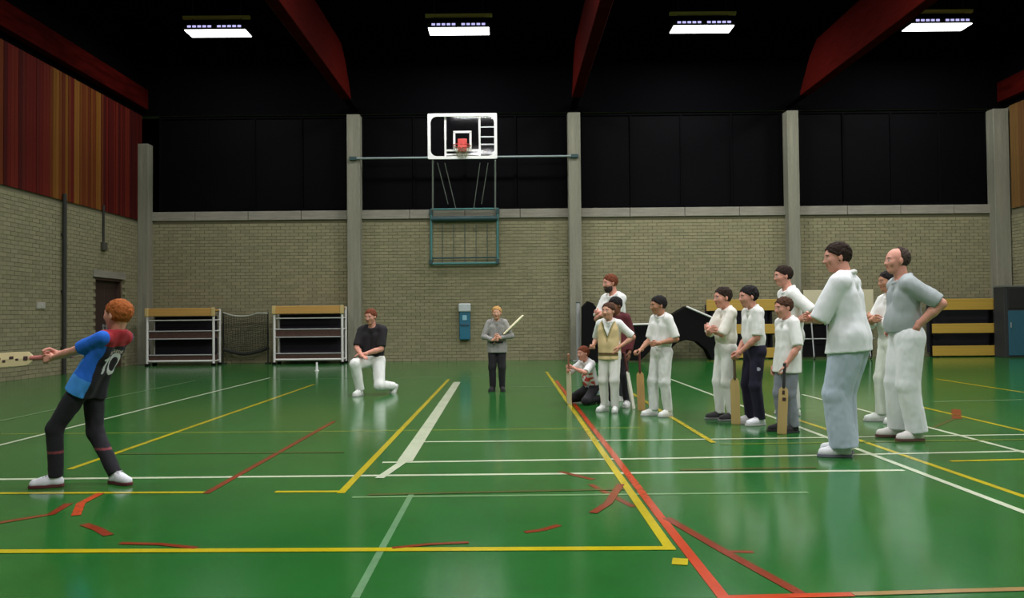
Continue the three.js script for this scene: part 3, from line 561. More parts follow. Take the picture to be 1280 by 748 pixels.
const SKIN = { fair: [0.56, 0.29, 0.19], pink: [0.60, 0.28, 0.20], tan: [0.42, 0.20, 0.115], brown: [0.20, 0.085, 0.045] };
const HAIR = { black: [0.012, 0.010, 0.010], dark: [0.022, 0.013, 0.009], brown: [0.06, 0.028, 0.015], ginger: [0.30, 0.085, 0.02], auburn: [0.14, 0.04, 0.018], blond: [0.42, 0.24, 0.08], grey: [0.05, 0.035, 0.028] };
function person(o) {
  const H = o.H, kid = o.kid, t = thing('person', o.label, 'person', [o.at.x, 0, o.at.z], R(o.yaw), o.group);
  const S = (x, y, z) => V(x * H, y * H, z * H), Y = V(0, 1, 0);
  const hipC = S(...(o.pelvis ?? [0, 0.525, 0])), [lf, ls, tw] = (o.lean ?? [0, 0, 0]).map(R);
  const q = new THREE.Quaternion().setFromEuler(new THREE.Euler(lf, tw, ls, 'ZXY'));
  const TX = V(1, 0, 0).applyQuaternion(q), TY = V(0, 1, 0).applyQuaternion(q), TZ = V(0, 0, 1).applyQuaternion(q);
  const hq = new THREE.Quaternion().setFromAxisAngle(Y, tw * 0.3), HX = V(1, 0, 0).applyQuaternion(hq);
  const P = (x, y, z) => hipC.clone().addScaledVector(TX, x * H).addScaledVector(TY, y * H).addScaledVector(TZ, z * H);
  const T = (x, y, z) => { const dx = x - hipC.x, dy = y - hipC.y, dz = z - hipC.z; return [(dx * TX.x + dy * TX.y + dz * TX.z) / H, (dx * TY.x + dy * TY.y + dz * TY.z) / H, (dx * TZ.x + dy * TZ.y + dz * TZ.z) / H]; };
  const w = (o.build ?? 1) * (kid ? 0.94 : 1);
  const sw = kid ? 0.094 : 0.103, hh = H * (o.headSize ?? (kid ? 0.152 : 0.134)), neckB = P(0, 0.292, -0.004);
  const hr = (o.head ?? [0, 0, 0]).map(R), hquat = new THREE.Quaternion().setFromEuler(new THREE.Euler(hr[1], hr[0], hr[2], 'YXZ'));
  const hx = V(1, 0, 0).applyQuaternion(hquat), hy = V(0, 1, 0).applyQuaternion(hquat), hz = V(0, 0, 1).applyQuaternion(hquat);
  const nk = TY.clone().lerp(hy, 0.5).addScaledVector(TZ, 0.12).normalize();
  const hc = neckB.clone().addScaledVector(nk, H * 0.172 - hh * 0.5).addScaledVector(hz, 0.09 * hh);
  const hp = (x, y, z) => hc.clone().addScaledVector(hx, x * hh).addScaledVector(hy, y * hh).addScaledVector(hz, z * hh);
  const hl = (x, y, z) => { const a = x - hc.x, b = y - hc.y, c = z - hc.z; return [(a * hx.x + b * hx.y + c * hx.z) / hh, (a * hy.x + b * hy.y + c * hy.z) / hh, (a * hz.x + b * hz.y + c * hz.z) / hh]; };
  // limbs
  const arms = [], legs = [];
  for (const s of [1, -1]) {
    const spec = (s > 0 ? o.armL : o.armR) ?? {}, sh = P(s * sw, 0.272, 0);
    const target = spec.hand ? S(...spec.hand) : sh.clone().add(S(s * 0.035, -0.31, 0.02));
    const r = ik(sh, target, 0.176 * H, 0.155 * H, V(...(spec.hint ?? [s * 0.3, -0.2, -1])));
    arms.push({ s, sh, el: r.mid, wr: r.end, dir: spec.dir ? V(...spec.dir).normalize() : r.end.clone().sub(r.mid).normalize(), palm: V(...(spec.palm ?? [-s, 0, 0])), curl: spec.curl ?? 0.35 });
  }
  for (const s of [1, -1]) {
    const spec = (s > 0 ? o.legL : o.legR) ?? {}, hip = hipC.clone().addScaledVector(HX, s * 0.05 * H).add(S(0, -0.005, 0));
    const an = spec.ankle ? S(...spec.ankle) : S(s * 0.055, 0.045, 0);
    const r = ik(hip, an, 0.2395 * H, 0.2395 * H, V(...(spec.hint ?? [s * 0.15, 0, 1])));
    legs.push({ s, hip, kn: r.mid, an: r.end, yaw: R(spec.yaw ?? s * 12), pitch: R(spec.pitch ?? 0), roll: R(spec.roll ?? 0) });
  }
  const rw = x => x * H * w;
  // body
  const bd = new Blob();
  bd.cap(P(-0.036, 0, 0), P(0.036, 0, 0), rw(0.052)); for (const s of [-1, 1]) bd.cap(P(s * 0.034, 0.0, 0), P(s * 0.034, 0.1, 0), rw(0.05), rw(0.046)).cap(P(s * 0.034, 0.1, 0), P(s * 0.05, 0.215, 0), rw(0.046), rw(0.05)); bd.cap(P(-sw * 0.85, 0.272, -0.005), P(sw * 0.85, 0.272, -0.005), rw(0.032));
  bd.cap(neckB, hp(0, -0.2, -0.1), rw(0.033), rw(0.031), 0.03).cap(hp(0, -0.1, -0.05), hp(0, 0.1, -0.05), hh * 0.25, hh * 0.3, 0.02);
  for (const a of arms) bd.cap(a.sh, a.el, rw(0.030), rw(0.0235), 0.02).cap(a.el, a.el.clone().lerp(a.wr, 0.35), rw(0.0235), rw(0.0245), 0.015).cap(a.el.clone().lerp(a.wr, 0.35), a.wr, rw(0.0245), rw(0.0155), 0.015);
  for (const l of legs) bd.cap(l.hip, l.kn, rw(0.048), rw(0.032), 0.03).cap(l.kn, l.kn.clone().lerp(l.an, 0.3), rw(0.032), rw(0.033), 0.02).cap(l.kn.clone().lerp(l.an, 0.3), l.an, rw(0.033), rw(0.022), 0.02);
  const gs = [bd.build(0.012)];
  // head
  const hb = new Blob(), ax = [hx, hy, hz];
  hb.ell(hp(0, 0.11, -0.05), ax, [hh * 0.345, hh * 0.39, hh * 0.43], 0.02).ell(hp(0, -0.15, 0.08), ax, [hh * 0.26, hh * 0.33, hh * 0.28], hh * 0.12);
  hb.ell(hp(0, -0.39, 0.2), ax, [hh * 0.12, hh * 0.10, hh * 0.11], hh * 0.12).cap(hp(0, 0.03, 0.35), hp(0, -0.12, 0.42), hh * 0.035, hh * 0.055, hh * 0.06).cap(hp(-0.05, -0.135, 0.36), hp(0.05, -0.135, 0.36), hh * 0.04, hh * 0.04, hh * 0.05);
  hb.cap(hp(-0.15, 0.1, 0.29), hp(0.15, 0.1, 0.29), hh * 0.065, hh * 0.065, hh * 0.08).cap(hp(-0.06, -0.25, 0.315), hp(0.06, -0.25, 0.315), hh * 0.045, hh * 0.045, hh * 0.05);
  for (const s of [-1, 1]) hb.ell(hp(s * 0.35, -0.02, -0.03), ax, [hh * 0.04, hh * 0.12, hh * 0.075], hh * 0.03).ell(hp(s * 0.17, -0.09, 0.24), ax, [hh * 0.1, hh * 0.1, hh * 0.1], hh * 0.12);
  hb.cap(hp(0, -0.22, -0.10), neckB, hh * 0.225, rw(0.031), hh * 0.08);
  gs.push(hb.build(o.fine ? 0.0055 : 0.007));
  const nb = gs[0].attributes.position.count;
  // hands
  for (const a of arms) {
    const L = H * (kid ? 0.108 : 0.104), d = a.dir, n = a.palm.clone().addScaledVector(d, -a.palm.dot(d)).normalize(), th = n.clone().cross(d).multiplyScalar(a.s).normalize();
    // th points to the thumb side
    const at = (u, v, k) => a.wr.clone().addScaledVector(d, u * L).addScaledVector(th, v * L).addScaledVector(n, k * L), b = new Blob(), r = 0.05 * L;
    b.cap(at(-0.15, 0, 0), at(0.05, 0, 0), rw(0.0165), rw(0.0165), 0.01);
    const fx = [0.15, 0.05, -0.05, -0.145], fl = [0.42, 0.47, 0.43, 0.34];
    fx.forEach((v, i) => {
      const k0 = at(0.44 - Math.abs(i - 1) * 0.015, v, 0); b.cap(at(0.05, v * 0.6, 0), k0, r * 1.35, r * 1.2, 0.006);
      let p = k0, ang = 0; [0.45, 0.31, 0.24].forEach((f, j) => { ang += a.curl * (j === 0 ? 0.8 : 1.0); const e = p.clone().addScaledVector(d, Math.cos(ang) * f * fl[i] * L).addScaledVector(n, Math.sin(ang) * f * fl[i] * L); b.cap(p, e, r * (1.05 - j * 0.1), r * (0.95 - j * 0.1), 0.002); p = e; });
    });
    const t0 = at(0.1, 0.13, 0.02), t1 = at(0.3, 0.27, 0.05 + a.curl * 0.1), t2 = at(0.43, 0.29 - a.curl * 0.07, 0.08 + a.curl * 0.22), t3 = at(0.53, 0.27 - a.curl * 0.14, 0.11 + a.curl * 0.28);
    b.cap(t0, t1, r * 1.45, r * 1.2, 0.008).cap(t1, t2, r * 1.2, r * 1.05, 0.003).cap(t2, t3, r * 1.05, r * 0.9, 0.003);
    gs.push(b.build(kid ? 0.0036 : 0.004, 0.012));
  }
  const sk = SKIN[o.skin ?? 'fair'], hairC = HAIR[o.hair ?? 'dark'];
  paint(gs[0], () => sk); for (let i = 2; i < gs.length; i++) paint(gs[i], () => [sk[0] * 0.98, sk[1] * 0.95, sk[2] * 0.95]);
  paint(gs[1], (x, y, z) => {
    const [a, b, c] = hl(x, y, z), e = Math.abs(a);
    if (c > 0.2 && Math.hypot((e - 0.14) / 0.062, (b - 0.0) / 0.03) < 1) return e - 0.14 > -0.022 && e - 0.14 < 0.022 ? [0.03, 0.018, 0.012] : [0.6, 0.56, 0.52];
    if (c > 0.2 && Math.hypot((e - 0.14) / 0.09, (b - 0.095 + (e - 0.14) * 0.15) / 0.024) < 1) return hairC.map(v => v * 1.3);
    if (c > 0.24 && Math.hypot(e / 0.1, (b + 0.25) / 0.04) < 1) return [sk[0] * 0.72, sk[1] * 0.45, sk[2] * 0.48];
    return sk;
  });
  const body = obj('body', mergeGeometries(gs), skinMat, t);
  // hair
  {
    const b = new Blob(), hi = o.hairHigh ?? 0;
    b.ell(hp(0, 0.135, -0.065), ax, [hh * 0.385, hh * 0.42, hh * 0.455], 0.01);
    if (o.hairLong) b.ell(hp(0, -0.1, -0.2), ax, [hh * 0.32, hh * 0.34, hh * 0.27], hh * 0.1);
    b.op((x, y, z, d) => {
      const [u, v, c] = hl(x, y, z), e1 = (Math.hypot(u / 0.40, (v + 0.16 - hi) / 0.44, (c - 0.36) / 0.36) - 1) * 0.36 * hh, low = (-0.2 - v - (c < 0 ? (-c) * 0.25 : 0) - (o.hairLong ? 0.2 : 0)) * hh;
      const side = (c - 0.02 - Math.max(0, (v - 0.02)) * 1.5) * hh;   // temples
      const bald = o.bald ? (c + 0.02 + v * -0.0 - (v < 0.12 ? -0.05 : 0) - 0.0) * hh : -1;
      return Math.max(d + 0.035 * hh * perlin.noise(x * 45, y * 30, z * 45) + 0.03 * hh * perlin.noise(x * 110, y * 70, z * 110), -e1 + 0.04 * hh * perlin.noise(x * 70, y * 70, z * 70), low + 0.05 * hh * perlin.noise(x * 60, 4, z * 60), v < 0.16 ? side + 0.03 * hh * perlin.noise(x * 80, y * 80, z * 80) : -1, bald);
    });
    obj('hair', b.build(o.fine ? 0.006 : 0.007), new THREE.MeshPhysicalMaterial({ color: lin(...hairC), roughness: 0.85, specularIntensity: 0.35 }), t);
  }
  if (o.beard) {
    const b = new Blob(); b.ell(hp(0, -0.24, 0.09), ax, [hh * 0.29, hh * 0.31, hh * 0.30], 0.01).ell(hp(0, -0.42, 0.2), ax, [hh * 0.16, hh * 0.12, hh * 0.15], hh * 0.1);
    b.op((x, y, z, d) => { const [u, v, c] = hl(x, y, z); return Math.max(d + 0.015 * hh * perlin.noise(x * 100, y * 100, z * 100), (v + 0.17 - 0.25 * Math.max(0, Math.abs(u) - 0.12)) * hh, (-c - 0.02) * hh, -(Math.hypot(u / 0.1, (v + 0.25) / 0.03) - 1) * 0.03 * hh); });
    obj('beard', b.build(0.007), mat(lin(...HAIR[o.beard]), 0.8), t);
  }
  // trousers
  const fold = (f, a, s) => (x, y, z, d) => d + a * perlin.noise(x * f + s, y * f * 0.3, z * f) + a * 0.5 * perlin.noise(x * f * 2.2, y * f * 1.1 + s, z * f * 2.2);
  const gh = o.fine ? 0.009 : 0.011;
  {
    const b = new Blob(), lw = o.trouserLoose ?? 1, r = x => x * H * w * lw;
    b.cap(P(-0.036, 0.0, 0), P(0.036, 0.0, 0), rw(0.066)).cap(P(-0.03, 0.04, 0), P(0.03, 0.04, 0), rw(0.062));
    for (const l of legs) b.cap(l.hip, l.kn, r(0.058), r(0.045), 0.035).cap(l.kn, l.an, r(0.045), r(o.cuff ?? 0.037), 0.025);
    b.op(fold(17, 0.0065, o.H * 37 + o.at.x));
    const hm = o.hem ?? -0.055;
    b.op((x, y, z, d) => { const [tu, tv, tc] = T(x, y, z); if (hm < 0.02 && tv > hm + 0.018 && !o.seated && Math.hypot(tu * 0.75, tc) < 0.12) d += Math.min(0.008, (tv - hm - 0.018) * 1.5) * H; let m = Math.max(d, (tv - 0.05) * H); for (const l of legs) { const u = l.an.clone().sub(l.kn).normalize(); const s = (x - l.an.x) * u.x + (y - l.an.y) * u.y + (z - l.an.z) * u.z - 0.002 * H; const near = (x - l.an.x) ** 2 + (y - l.an.y) ** 2 + (z - l.an.z) ** 2 < (0.09 * H) ** 2; if (near) m = Math.max(m, s); } return Math.max(m, 0.012 - y); });
    const g = b.build(gh);
    if (o.trouserPaint) obj('trousers', paint(g, (x, y, z) => o.trouserPaint(T(x, y, z), x / H, y / H, z / H)), vertexCloth, t); else obj('trousers', g, cloth(o.trousers), t);
  }
  // shirt
  {
    const b = new Blob(), hem = o.hem ?? -0.055, sl = o.sleeve ?? 0.8;
    const torso = (b, off, lo) => { for (const s of [-1, 1]) b.cap(P(s * 0.036, lo, 0), P(s * 0.037, 0.09, 0), rw((hem < 0 ? 0.074 : 0.060) + off), rw(0.064 + off), 0.03).cap(P(s * 0.037, 0.09, 0), P(s * 0.05, 0.21, 0.0), rw(0.064 + off), rw(0.061 + off), 0.03); }; torso(b, 0, hem < 0 ? hem - 0.03 : 0.03); if (hem < 0 && !o.seated) { const lo = Math.max(o.trouserLoose ?? 1, 1); for (const l of legs) b.cap(l.hip.clone().addScaledVector(TY, 0.03 * H), l.hip.clone().lerp(l.kn, Math.min(1, (0.05 - hem) / 0.24)), rw(0.058 * lo) + 0.011, rw(0.056 * lo) + 0.012, 0.04); }
    b.cap(P(-sw * 0.85, 0.268, -0.008), P(sw * 0.85, 0.268, -0.008), rw(0.040), rw(0.040), 0.035).cap(P(0, 0.27, -0.006), P(0, 0.302, -0.002), rw(0.050), rw(0.042), 0.02); for (const s of [-1, 1]) b.cap(P(s * 0.02, 0.308, -0.010), P(s * sw * 0.85, 0.280, -0.008), rw(0.034), rw(0.036), 0.03);
    if (o.belly) b.ell(P(0, 0.075, 0.03), [TX, TY, TZ], [rw(0.085), rw(0.10), rw(0.07)], 0.04);
    for (const a of arms) {
      if (sl <= 1) b.cap(a.sh, a.sh.clone().lerp(a.el, sl), rw(0.040), rw(0.041), 0.025);
      else b.cap(a.sh, a.el, rw(0.040), rw(0.034), 0.025).cap(a.el, a.el.clone().lerp(a.wr, sl - 1), rw(0.034), rw(0.027), 0.015);
    }
    b.op(fold(13, 0.0065, o.H * 91 + o.at.z));
    b.op((x, y, z, d) => {
      const [u, v, c] = T(x, y, z); let m = d;
      if (Math.abs(u) < 0.15 && v < hem + 0.03) m = Math.max(m, (hem - v) * H);
      m = Math.max(m, Math.abs(u) < 0.06 ? (v - 0.330 + Math.max(0, c + 0.02) * 0.75) * H : -1);
      for (const a of arms) { const e = sl <= 1 ? a.sh.clone().lerp(a.el, sl) : a.el.clone().lerp(a.wr, sl - 1), f = sl <= 1 ? a.sh : a.el, k = e.clone().sub(f).normalize(); const dx = x - e.x, dy = y - e.y, dz = z - e.z, s = dx * k.x + dy * k.y + dz * k.z - 0.012 * H; const rad2 = dx * dx + dy * dy + dz * dz - s * s; if (s > 0 && s < 0.09 * H && rad2 < (0.055 * H) ** 2 && (Math.abs(u) > (k.y < -0.6 ? 0.1 : 0.075) || c > 0.085)) m = Math.max(m, s); }
      return m;
    });
    const g = b.build(o.shirtPaint ? 0.0055 : gh);
    if (o.shirtPaint) obj('shirt', paint(g, (x, y, z) => o.shirtPaint(T(x, y, z), arms, x, y, z)), vertexCloth, t); else obj('shirt', g, cloth(o.shirt), t);
    if (o.vest) {
      const b = new Blob(); for (const s of [-1, 1]) b.cap(P(s * 0.036, -0.06, 0), P(s * 0.037, 0.09, 0), rw(0.084), rw(0.076), 0.03).cap(P(s * 0.037, 0.09, 0), P(s * 0.05, 0.21, 0.0), rw(0.076), rw(0.073), 0.03); b.cap(P(-0.06, 0.262, -0.004), P(0.06, 0.262, -0.004), rw(0.052), rw(0.052), 0.035);
      b.op(fold(13, 0.0065, o.H * 91 + o.at.z)); b.op((x, y, z, d) => { const [u, v, c] = T(x, y, z); const vn = c > 0 ? (v - 0.155 - Math.abs(u) * 2.6) : (v - 0.285); return Math.max(d, (-0.05 - v) * H, c > 0 ? vn * H * 0.35 : vn * H, (Math.abs(u) - 0.098) * H); });
      obj('knitted_vest', paint(b.build(0.006), (x, y, z) => { const [u, v, c] = T(x, y, z), k = v - 0.155 - Math.abs(u) * 2.6; if (c > 0 && k > -0.05 && v > 0.1) return k > -0.025 ? [0.09, 0.10, 0.02] : k > -0.037 ? [0.62, 0.48, 0.22] : [0.16, 0.12, 0.03]; if (v < 0.012 && v > -0.018) return v > -0.003 ? [0.10, 0.055, 0.02] : [0.12, 0.11, 0.03]; return [0.62, 0.49, 0.25]; }), vertexCloth, t);
    }
    if (o.collar) {
      const pts = []; for (let k = 0; k < 18; k++) { const a = k / 18 * Math.PI * 2; pts.push(P(Math.sin(a) * 0.040 * w, 0.322 - (1 - Math.cos(a)) * 0.019, -0.006 - Math.cos(a) * 0.040 * w)); }
      const g = new THREE.TubeGeometry(new THREE.CatmullRomCurve3(pts, true), 36, rw(0.0105), 7, true); obj('collar', g, cloth(o.collar), t);
    }
  }
  // shoes
  for (const l of legs) {
    const k = 0.152 * H / 0.28 * (kid ? 1.04 : 1), s = obj('shoe', shoeGeo, cloth(o.shoes), t);
    s.scale.setScalar(k); s.rotation.order = 'YXZ'; s.rotation.set(l.pitch, l.yaw, l.roll);
    const aL = V(0, 0.085, -0.03).multiplyScalar(k).applyEuler(s.rotation); s.position.copy(l.an).sub(aL);
    if (!l.pitch) s.position.y = 0.0005;
    const so = obj('sole', soleGeo, cloth(o.soles ?? [0.5, 0.5, 0.48]), s);
    if (o.laces !== false) obj('laces', laceGeo, cloth(o.laceColour ?? [0.35, 0.35, 0.36]), s);
  }
  t.userData.hands = undefined; delete t.userData.hands;
  return { t, arms, T, P, H, TX, TY, TZ };
}
// cricket bat: toe at the origin, handle up +y, face towards +z
const bladeGeo = (() => {
  const st = [[0, 0.05, 0.020, 0.012], [0.015, 0.054, 0.026, 0.016], [0.12, 0.054, 0.036, 0.018], [0.3, 0.054, 0.036, 0.017], [0.46, 0.054, 0.026, 0.015], [0.535, 0.050, 0.020, 0.014], [0.565, 0.022, 0.018, 0.014]];
  const pos = [], idx = [], n = 6; st.forEach(([y, w, back, fr]) => { for (const [x, z] of [[-w, fr * 0.6], [0, fr * 0.85], [w, fr * 0.6], [w, -0.004], [0, -back], [-w, -0.004]]) pos.push(x, y, z); });
  for (let i = 0; i < st.length - 1; i++) for (let k = 0; k < n; k++) { const a = i * n + k, b = i * n + (k + 1) % n; idx.push(a, b, b + n, a, b + n, a + n); }
  for (let k = 1; k < n - 1; k++) { idx.push(0, k + 1, k); const q = (st.length - 1) * n; idx.push(q, q + k, q + k + 1); }
  const g = new THREE.BufferGeometry(); g.setAttribute('position', new THREE.Float32BufferAttribute(pos, 3)); g.setIndex(idx); const f = g.toNonIndexed(); f.computeVertexNormals(); return f;
})();
const gripGeo = new THREE.LatheGeometry([[0.0, 0.545], [0.019, 0.548], [0.0175, 0.62], [0.0165, 0.7], [0.017, 0.8], [0.0195, 0.835], [0.016, 0.85], [0, 0.852]].map(p => new THREE.Vector2(...p)), 14);
function bat(label, toe, top, face, k, blade, grip, sticker) { // toe and top are points, face a direction
  const d = top.clone().sub(toe).normalize(), f = face.clone().addScaledVector(d, -face.dot(d)).normalize(), x = d.clone().cross(f);
  const t = thing('cricket_bat', label, 'bat', [toe.x, toe.y, toe.z]); t.quaternion.setFromRotationMatrix(new THREE.Matrix4().makeBasis(x, d, f)); t.scale.setScalar(k);
  obj('blade', bladeGeo, mat(lin(...blade), 0.6), t); obj('handle', gripGeo, mat(lin(...grip), 0.8), t);
  if (sticker) { for (const [y, h, w, xx] of sticker) obj('sticker', bx(w, h, 0.0015, xx, y, 0.0155), mat(lin(0.05, 0.02, 0.02), 0.6), t); }
  return t;
}
const toWorld = (p, v) => v.clone().applyEuler(p.t.rotation).add(p.t.position);
// ------------------------------------------------------------------ the cast
const CW = [0.74, 0.76, 0.72], CREAM = [0.68, 0.66, 0.55], NAVY = [0.012, 0.010, 0.03], BLACKC = [0.012, 0.011, 0.014];
// arms folded across the chest; hand on hip
const FOLD_L = { hand: [-0.035, 0.69, 0.125], hint: [1, -0.7, -0.1], dir: [-1, 0.05, 0.0], palm: [0, 0, -1], curl: 0.25 };
const FOLD_R = { hand: [0.035, 0.67, 0.145], hint: [-1, -0.7, -0.1], dir: [1, 0.1, -0.05], palm: [0, 0, -1], curl: 0.25 };
const hipHand = (s, y = 0.575) => ({ hand: [s * 0.10, y, 0.035], hint: [s * 0.6, 0.1, -1], dir: [-s * 0.3, -0.75, 0.5], palm: [-s, 0, 0], curl: 0.3 });

// batter swinging at the far left
{
  const H = 1.475, BLUE = [0.012, 0.13, 0.62], LB = [0.05, 0.27, 0.72], BK = [0.010, 0.009, 0.014], RED = [0.30, 0.012, 0.02], WH = [0.62, 0.62, 0.66];
  const inSeg = (x, y, a, b, w) => { const dx = b[0] - a[0], dy = b[1] - a[1], t = Math.max(0, Math.min(1, ((x - a[0]) * dx + (y - a[1]) * dy) / (dx * dx + dy * dy))); return Math.hypot(x - a[0] - t * dx, y - a[1] - t * dy) < w; };
  const p = person({
    label: 'ginger-haired batter in blue and black shirt, number 10 on the back, swinging a bat', at: onFloor(108, 606), yaw: -90, H, kid: true, fine: true, build: 0.94,
    pelvis: [0.0, 0.498, -0.005], lean: [-30, -3, -6], head: [-14, -6, 0], skin: 'pink', hair: 'ginger',
    armL: { hand: [0.0, 0.632, 0.175], hint: [0.7, -0.6, -0.1], dir: [-0.1, -0.12, 1], palm: [-1, -0.3, 0], curl: 0.95 },
    armR: { hand: [-0.04, 0.642, 0.21], hint: [-0.6, -0.8, 0], dir: [0.3, -0.15, 1], palm: [1, 0.2, 0], curl: 0.95 },
    legL: { ankle: [0.05, 0.05, 0.125], hint: [0.2, 0, 1], yaw: 15 }, legR: { ankle: [-0.02, 0.05, -0.135], hint: [-0.3, 0, 0.8], yaw: 150 },
    trousers: BK, trouserPaint: (T, x, y) => (y > 0.168 && y < 0.178 ? [0.20, 0.04, 0.05] : BK),
    sleeve: 0.72, hem: -0.04, shoes: [0.7, 0.72, 0.76], soles: [0.10, 0.02, 0.02],
    shirtPaint: ([u, v, c], arms) => {
      const m = u; // number on the back
      if (c < -0.012) {
        const s = -u; // as read from behind: left to right
        const X = s * 1.0 + 0.0, Y = v;
        if (inSeg(X, Y, [-0.045, 0.105], [-0.045, 0.19], 0.0075) || inSeg(X, Y, [-0.045, 0.19], [-0.06, 0.175], 0.0065)) return WH;
        const e = Math.hypot((X - 0.025) / 0.03, (Y - 0.1475) / 0.0475); if (Math.abs(e - 1) < 0.22) return WH;
        if (v > 0.205 && v < 0.222 && Math.abs(u) < 0.055 && Math.sin(u * 700) > -0.3) return [0.45, 0.40, 0.36];
      }
      if (v > 0.245 && Math.abs(u) < 0.1) return RED;
      if (u > 0.085 || u < -0.085) return v > 0.05 ? BLUE : LB;
      if (c > 0.0) return v > 0.17 ? BLUE : LB;
      return BK;
    },
  });
  const hL = toWorld(p, p.arms[0].wr), hR = toWorld(p, p.arms[1].wr);
  const m = hL.clone().lerp(hR, 0.5).add(V(-0.07, -0.012, 0.0)), dir = V(-1, -0.055, 0.10).normalize();
  bat('pale willow bat with dark stickers swung out by the batter', m.clone().addScaledVector(dir, 0.66), m.clone().addScaledVector(dir, -0.19), V(0, 0.25, 1), 1.0, [0.66, 0.55, 0.30], [0.5, 0.16, 0.14],
    [[0.52, 0.03, 0.03, 0.0], [0.46, 0.02, 0.014, 0.006], [0.42, 0.03, 0.02, -0.01], [0.37, 0.02, 0.018, 0.012], [0.33, 0.03, 0.016, -0.006]]);
}
// kneeling man
person({
  label: 'man in black polo shirt and white trousers kneeling on one knee', at: onFloor(463, 493.5), yaw: -14, H: 1.779,
  pelvis: [0.0, 0.30, -0.07], lean: [4, 0, 0], head: [-8, 8, 0], skin: 'pink', hair: 'auburn', shirt: [0.012, 0.010, 0.012], hem: 0.03, sleeve: 0.8, collar: [0.02, 0.018, 0.02],
  trousers: CW, shoes: CW, trouserLoose: 1.05,
  armL: { hand: [-0.01, 0.365, 0.10], hint: [1, -0.3, -0.6], dir: [-1, 0.0, 0.3], palm: [0, -1, 0], curl: 0.3 },
  armR: { hand: [-0.02, 0.352, 0.13], hint: [-1, -0.3, -0.6], dir: [0.7, -0.1, 0.6], palm: [0, -1, 0], curl: 0.3 },
  legR: { ankle: [-0.055, 0.05, 0.10], hint: [-0.1, 0.9, 1], yaw: -5 },
  legL: { ankle: [0.13, 0.06, -0.20], hint: [0.0, -0.3, 1], yaw: -30, pitch: 62 },
});
// child with the bat on the shoulder
{
  const p = person({
    label: 'fair-haired child in grey sweater and black trousers before the brick wall', at: onFloor(622, 489), yaw: -6, H: 1.395, kid: true,
    skin: 'fair', hair: 'blond', shirtPaint: ([u, v]) => v > 0.035 && v < 0.058 && Math.abs(u) < 0.075 ? [0.02, 0.02, 0.02] : [0.26, 0.26, 0.24], sleeve: 1.85, hem: -0.075,
    trousers: BLACKC, shoes: [0.02, 0.02, 0.02], soles: [0.02, 0.02, 0.02], laces: false, trouserLoose: 1.05,
    armL: { hand: [0.045, 0.625, 0.115], hint: [1, -0.4, -0.4], dir: [-0.8, 0.3, 0.2], palm: [0, 0.2, -1], curl: 0.9 },
    armR: { hand: [-0.03, 0.60, 0.13], hint: [-1, -0.4, -0.4], dir: [0.9, 0.2, 0.2], palm: [0, 0.3, -1], curl: 0.9 },
  });
  const m = toWorld(p, p.arms[1].wr).add(V(0.07, 0.0, -0.03)), d = V(0.72, 0.68, -0.12).normalize();
  bat('pale bat raised over the shoulder of the child in grey', m.clone().addScaledVector(d, 0.58), m.clone().addScaledVector(d, -0.1), V(-0.75, 0.65, 0.25), 0.8, [0.72, 0.68, 0.45], [0.10, 0.08, 0.05]);
}
// sitting child
{
  const p = person({
    label: 'small child in white and red shirt crouching on the floor with a bat', at: onFloor(732, 505), yaw: -58, H: 1.274, kid: true,
    seated: true, pelvis: [0, 0.17, -0.09], lean: [16, 0, 0], head: [0, 2, 0], skin: 'pink', hair: 'auburn', sleeve: 0.85, hem: -0.07,
    shirtPaint: ([u, v, c]) => (c > 0.02 && v > 0.03 && v < 0.2 && perlin.noise(u * 22, v * 22, 3) > 0.05 ? [0.55, 0.06, 0.04] : v < 0.06 && perlin.noise(u * 20, v * 30, 8) > 0.1 ? [0.30, 0.45, 0.55] : [0.70, 0.71, 0.70]),
    trousers: BLACKC, shoes: [0.03, 0.03, 0.03], soles: [0.02, 0.02, 0.02], laces: false,
    armL: { hand: [0.03, 0.40, 0.19], hint: [1, -0.5, -0.2], dir: [-0.6, 0.1, 1], palm: [-1, 0, 0], curl: 0.8 },
    armR: { hand: [-0.02, 0.36, 0.20], hint: [-1, -0.5, -0.2], dir: [0.4, 0.1, 1], palm: [1, 0, 0], curl: 0.8 },
    legL: { ankle: [0.07, 0.055, -0.13], hint: [0.25, 0.05, 1], yaw: 5, pitch: 75 }, legR: { ankle: [-0.07, 0.055, -0.13], hint: [-0.25, 0.05, 1], yaw: -5, pitch: 75 },
  });
  const toe = onFloor(712, 506); toe.y = 0.002; const top = toWorld(p, p.arms[0].wr).add(V(-0.06, 0.13, 0.06)); const dd = top.clone().sub(toe).setLength(0.72);
  bat('pale bat standing on its toe before the crouching child', toe, toe.clone().add(dd), V(-0.8, 0, 0.6), 0.84, [0.72, 0.66, 0.46], [0.30, 0.13, 0.07]);
}
// bearded man, the boy before him, the boy in the cream vest
person({
  label: 'bearded man in white shirt standing behind two boys', at: onFloor(770, 501), yaw: -62, H: 1.820, lean: [3, 0, 0], head: [-8, 4, 0], skin: 'pink', hair: 'auburn', beard: 'dark', shirt: CW, hem: 0.03, sleeve: 0.85, collar: CW,
  trousers: [0.03, 0.03, 0.035], shoes: [0.6, 0.6, 0.6], armL: FOLD_L, armR: FOLD_R,
});
person({
  label: 'dark-haired boy in maroon top half hidden behind the boy in the cream vest', at: onFloor(773, 508), yaw: -35, H: 1.476, kid: true, head: [-20, 8, 0], skin: 'brown', hair: 'black', shirt: [0.09, 0.014, 0.018], sleeve: 1.8, hem: -0.05,
  trousers: [0.014, 0.012, 0.018], shoes: [0.6, 0.6, 0.6], legL: { ankle: [0.09, 0.045, 0], yaw: 14 }, legR: { ankle: [-0.09, 0.045, 0], yaw: -14 },
});
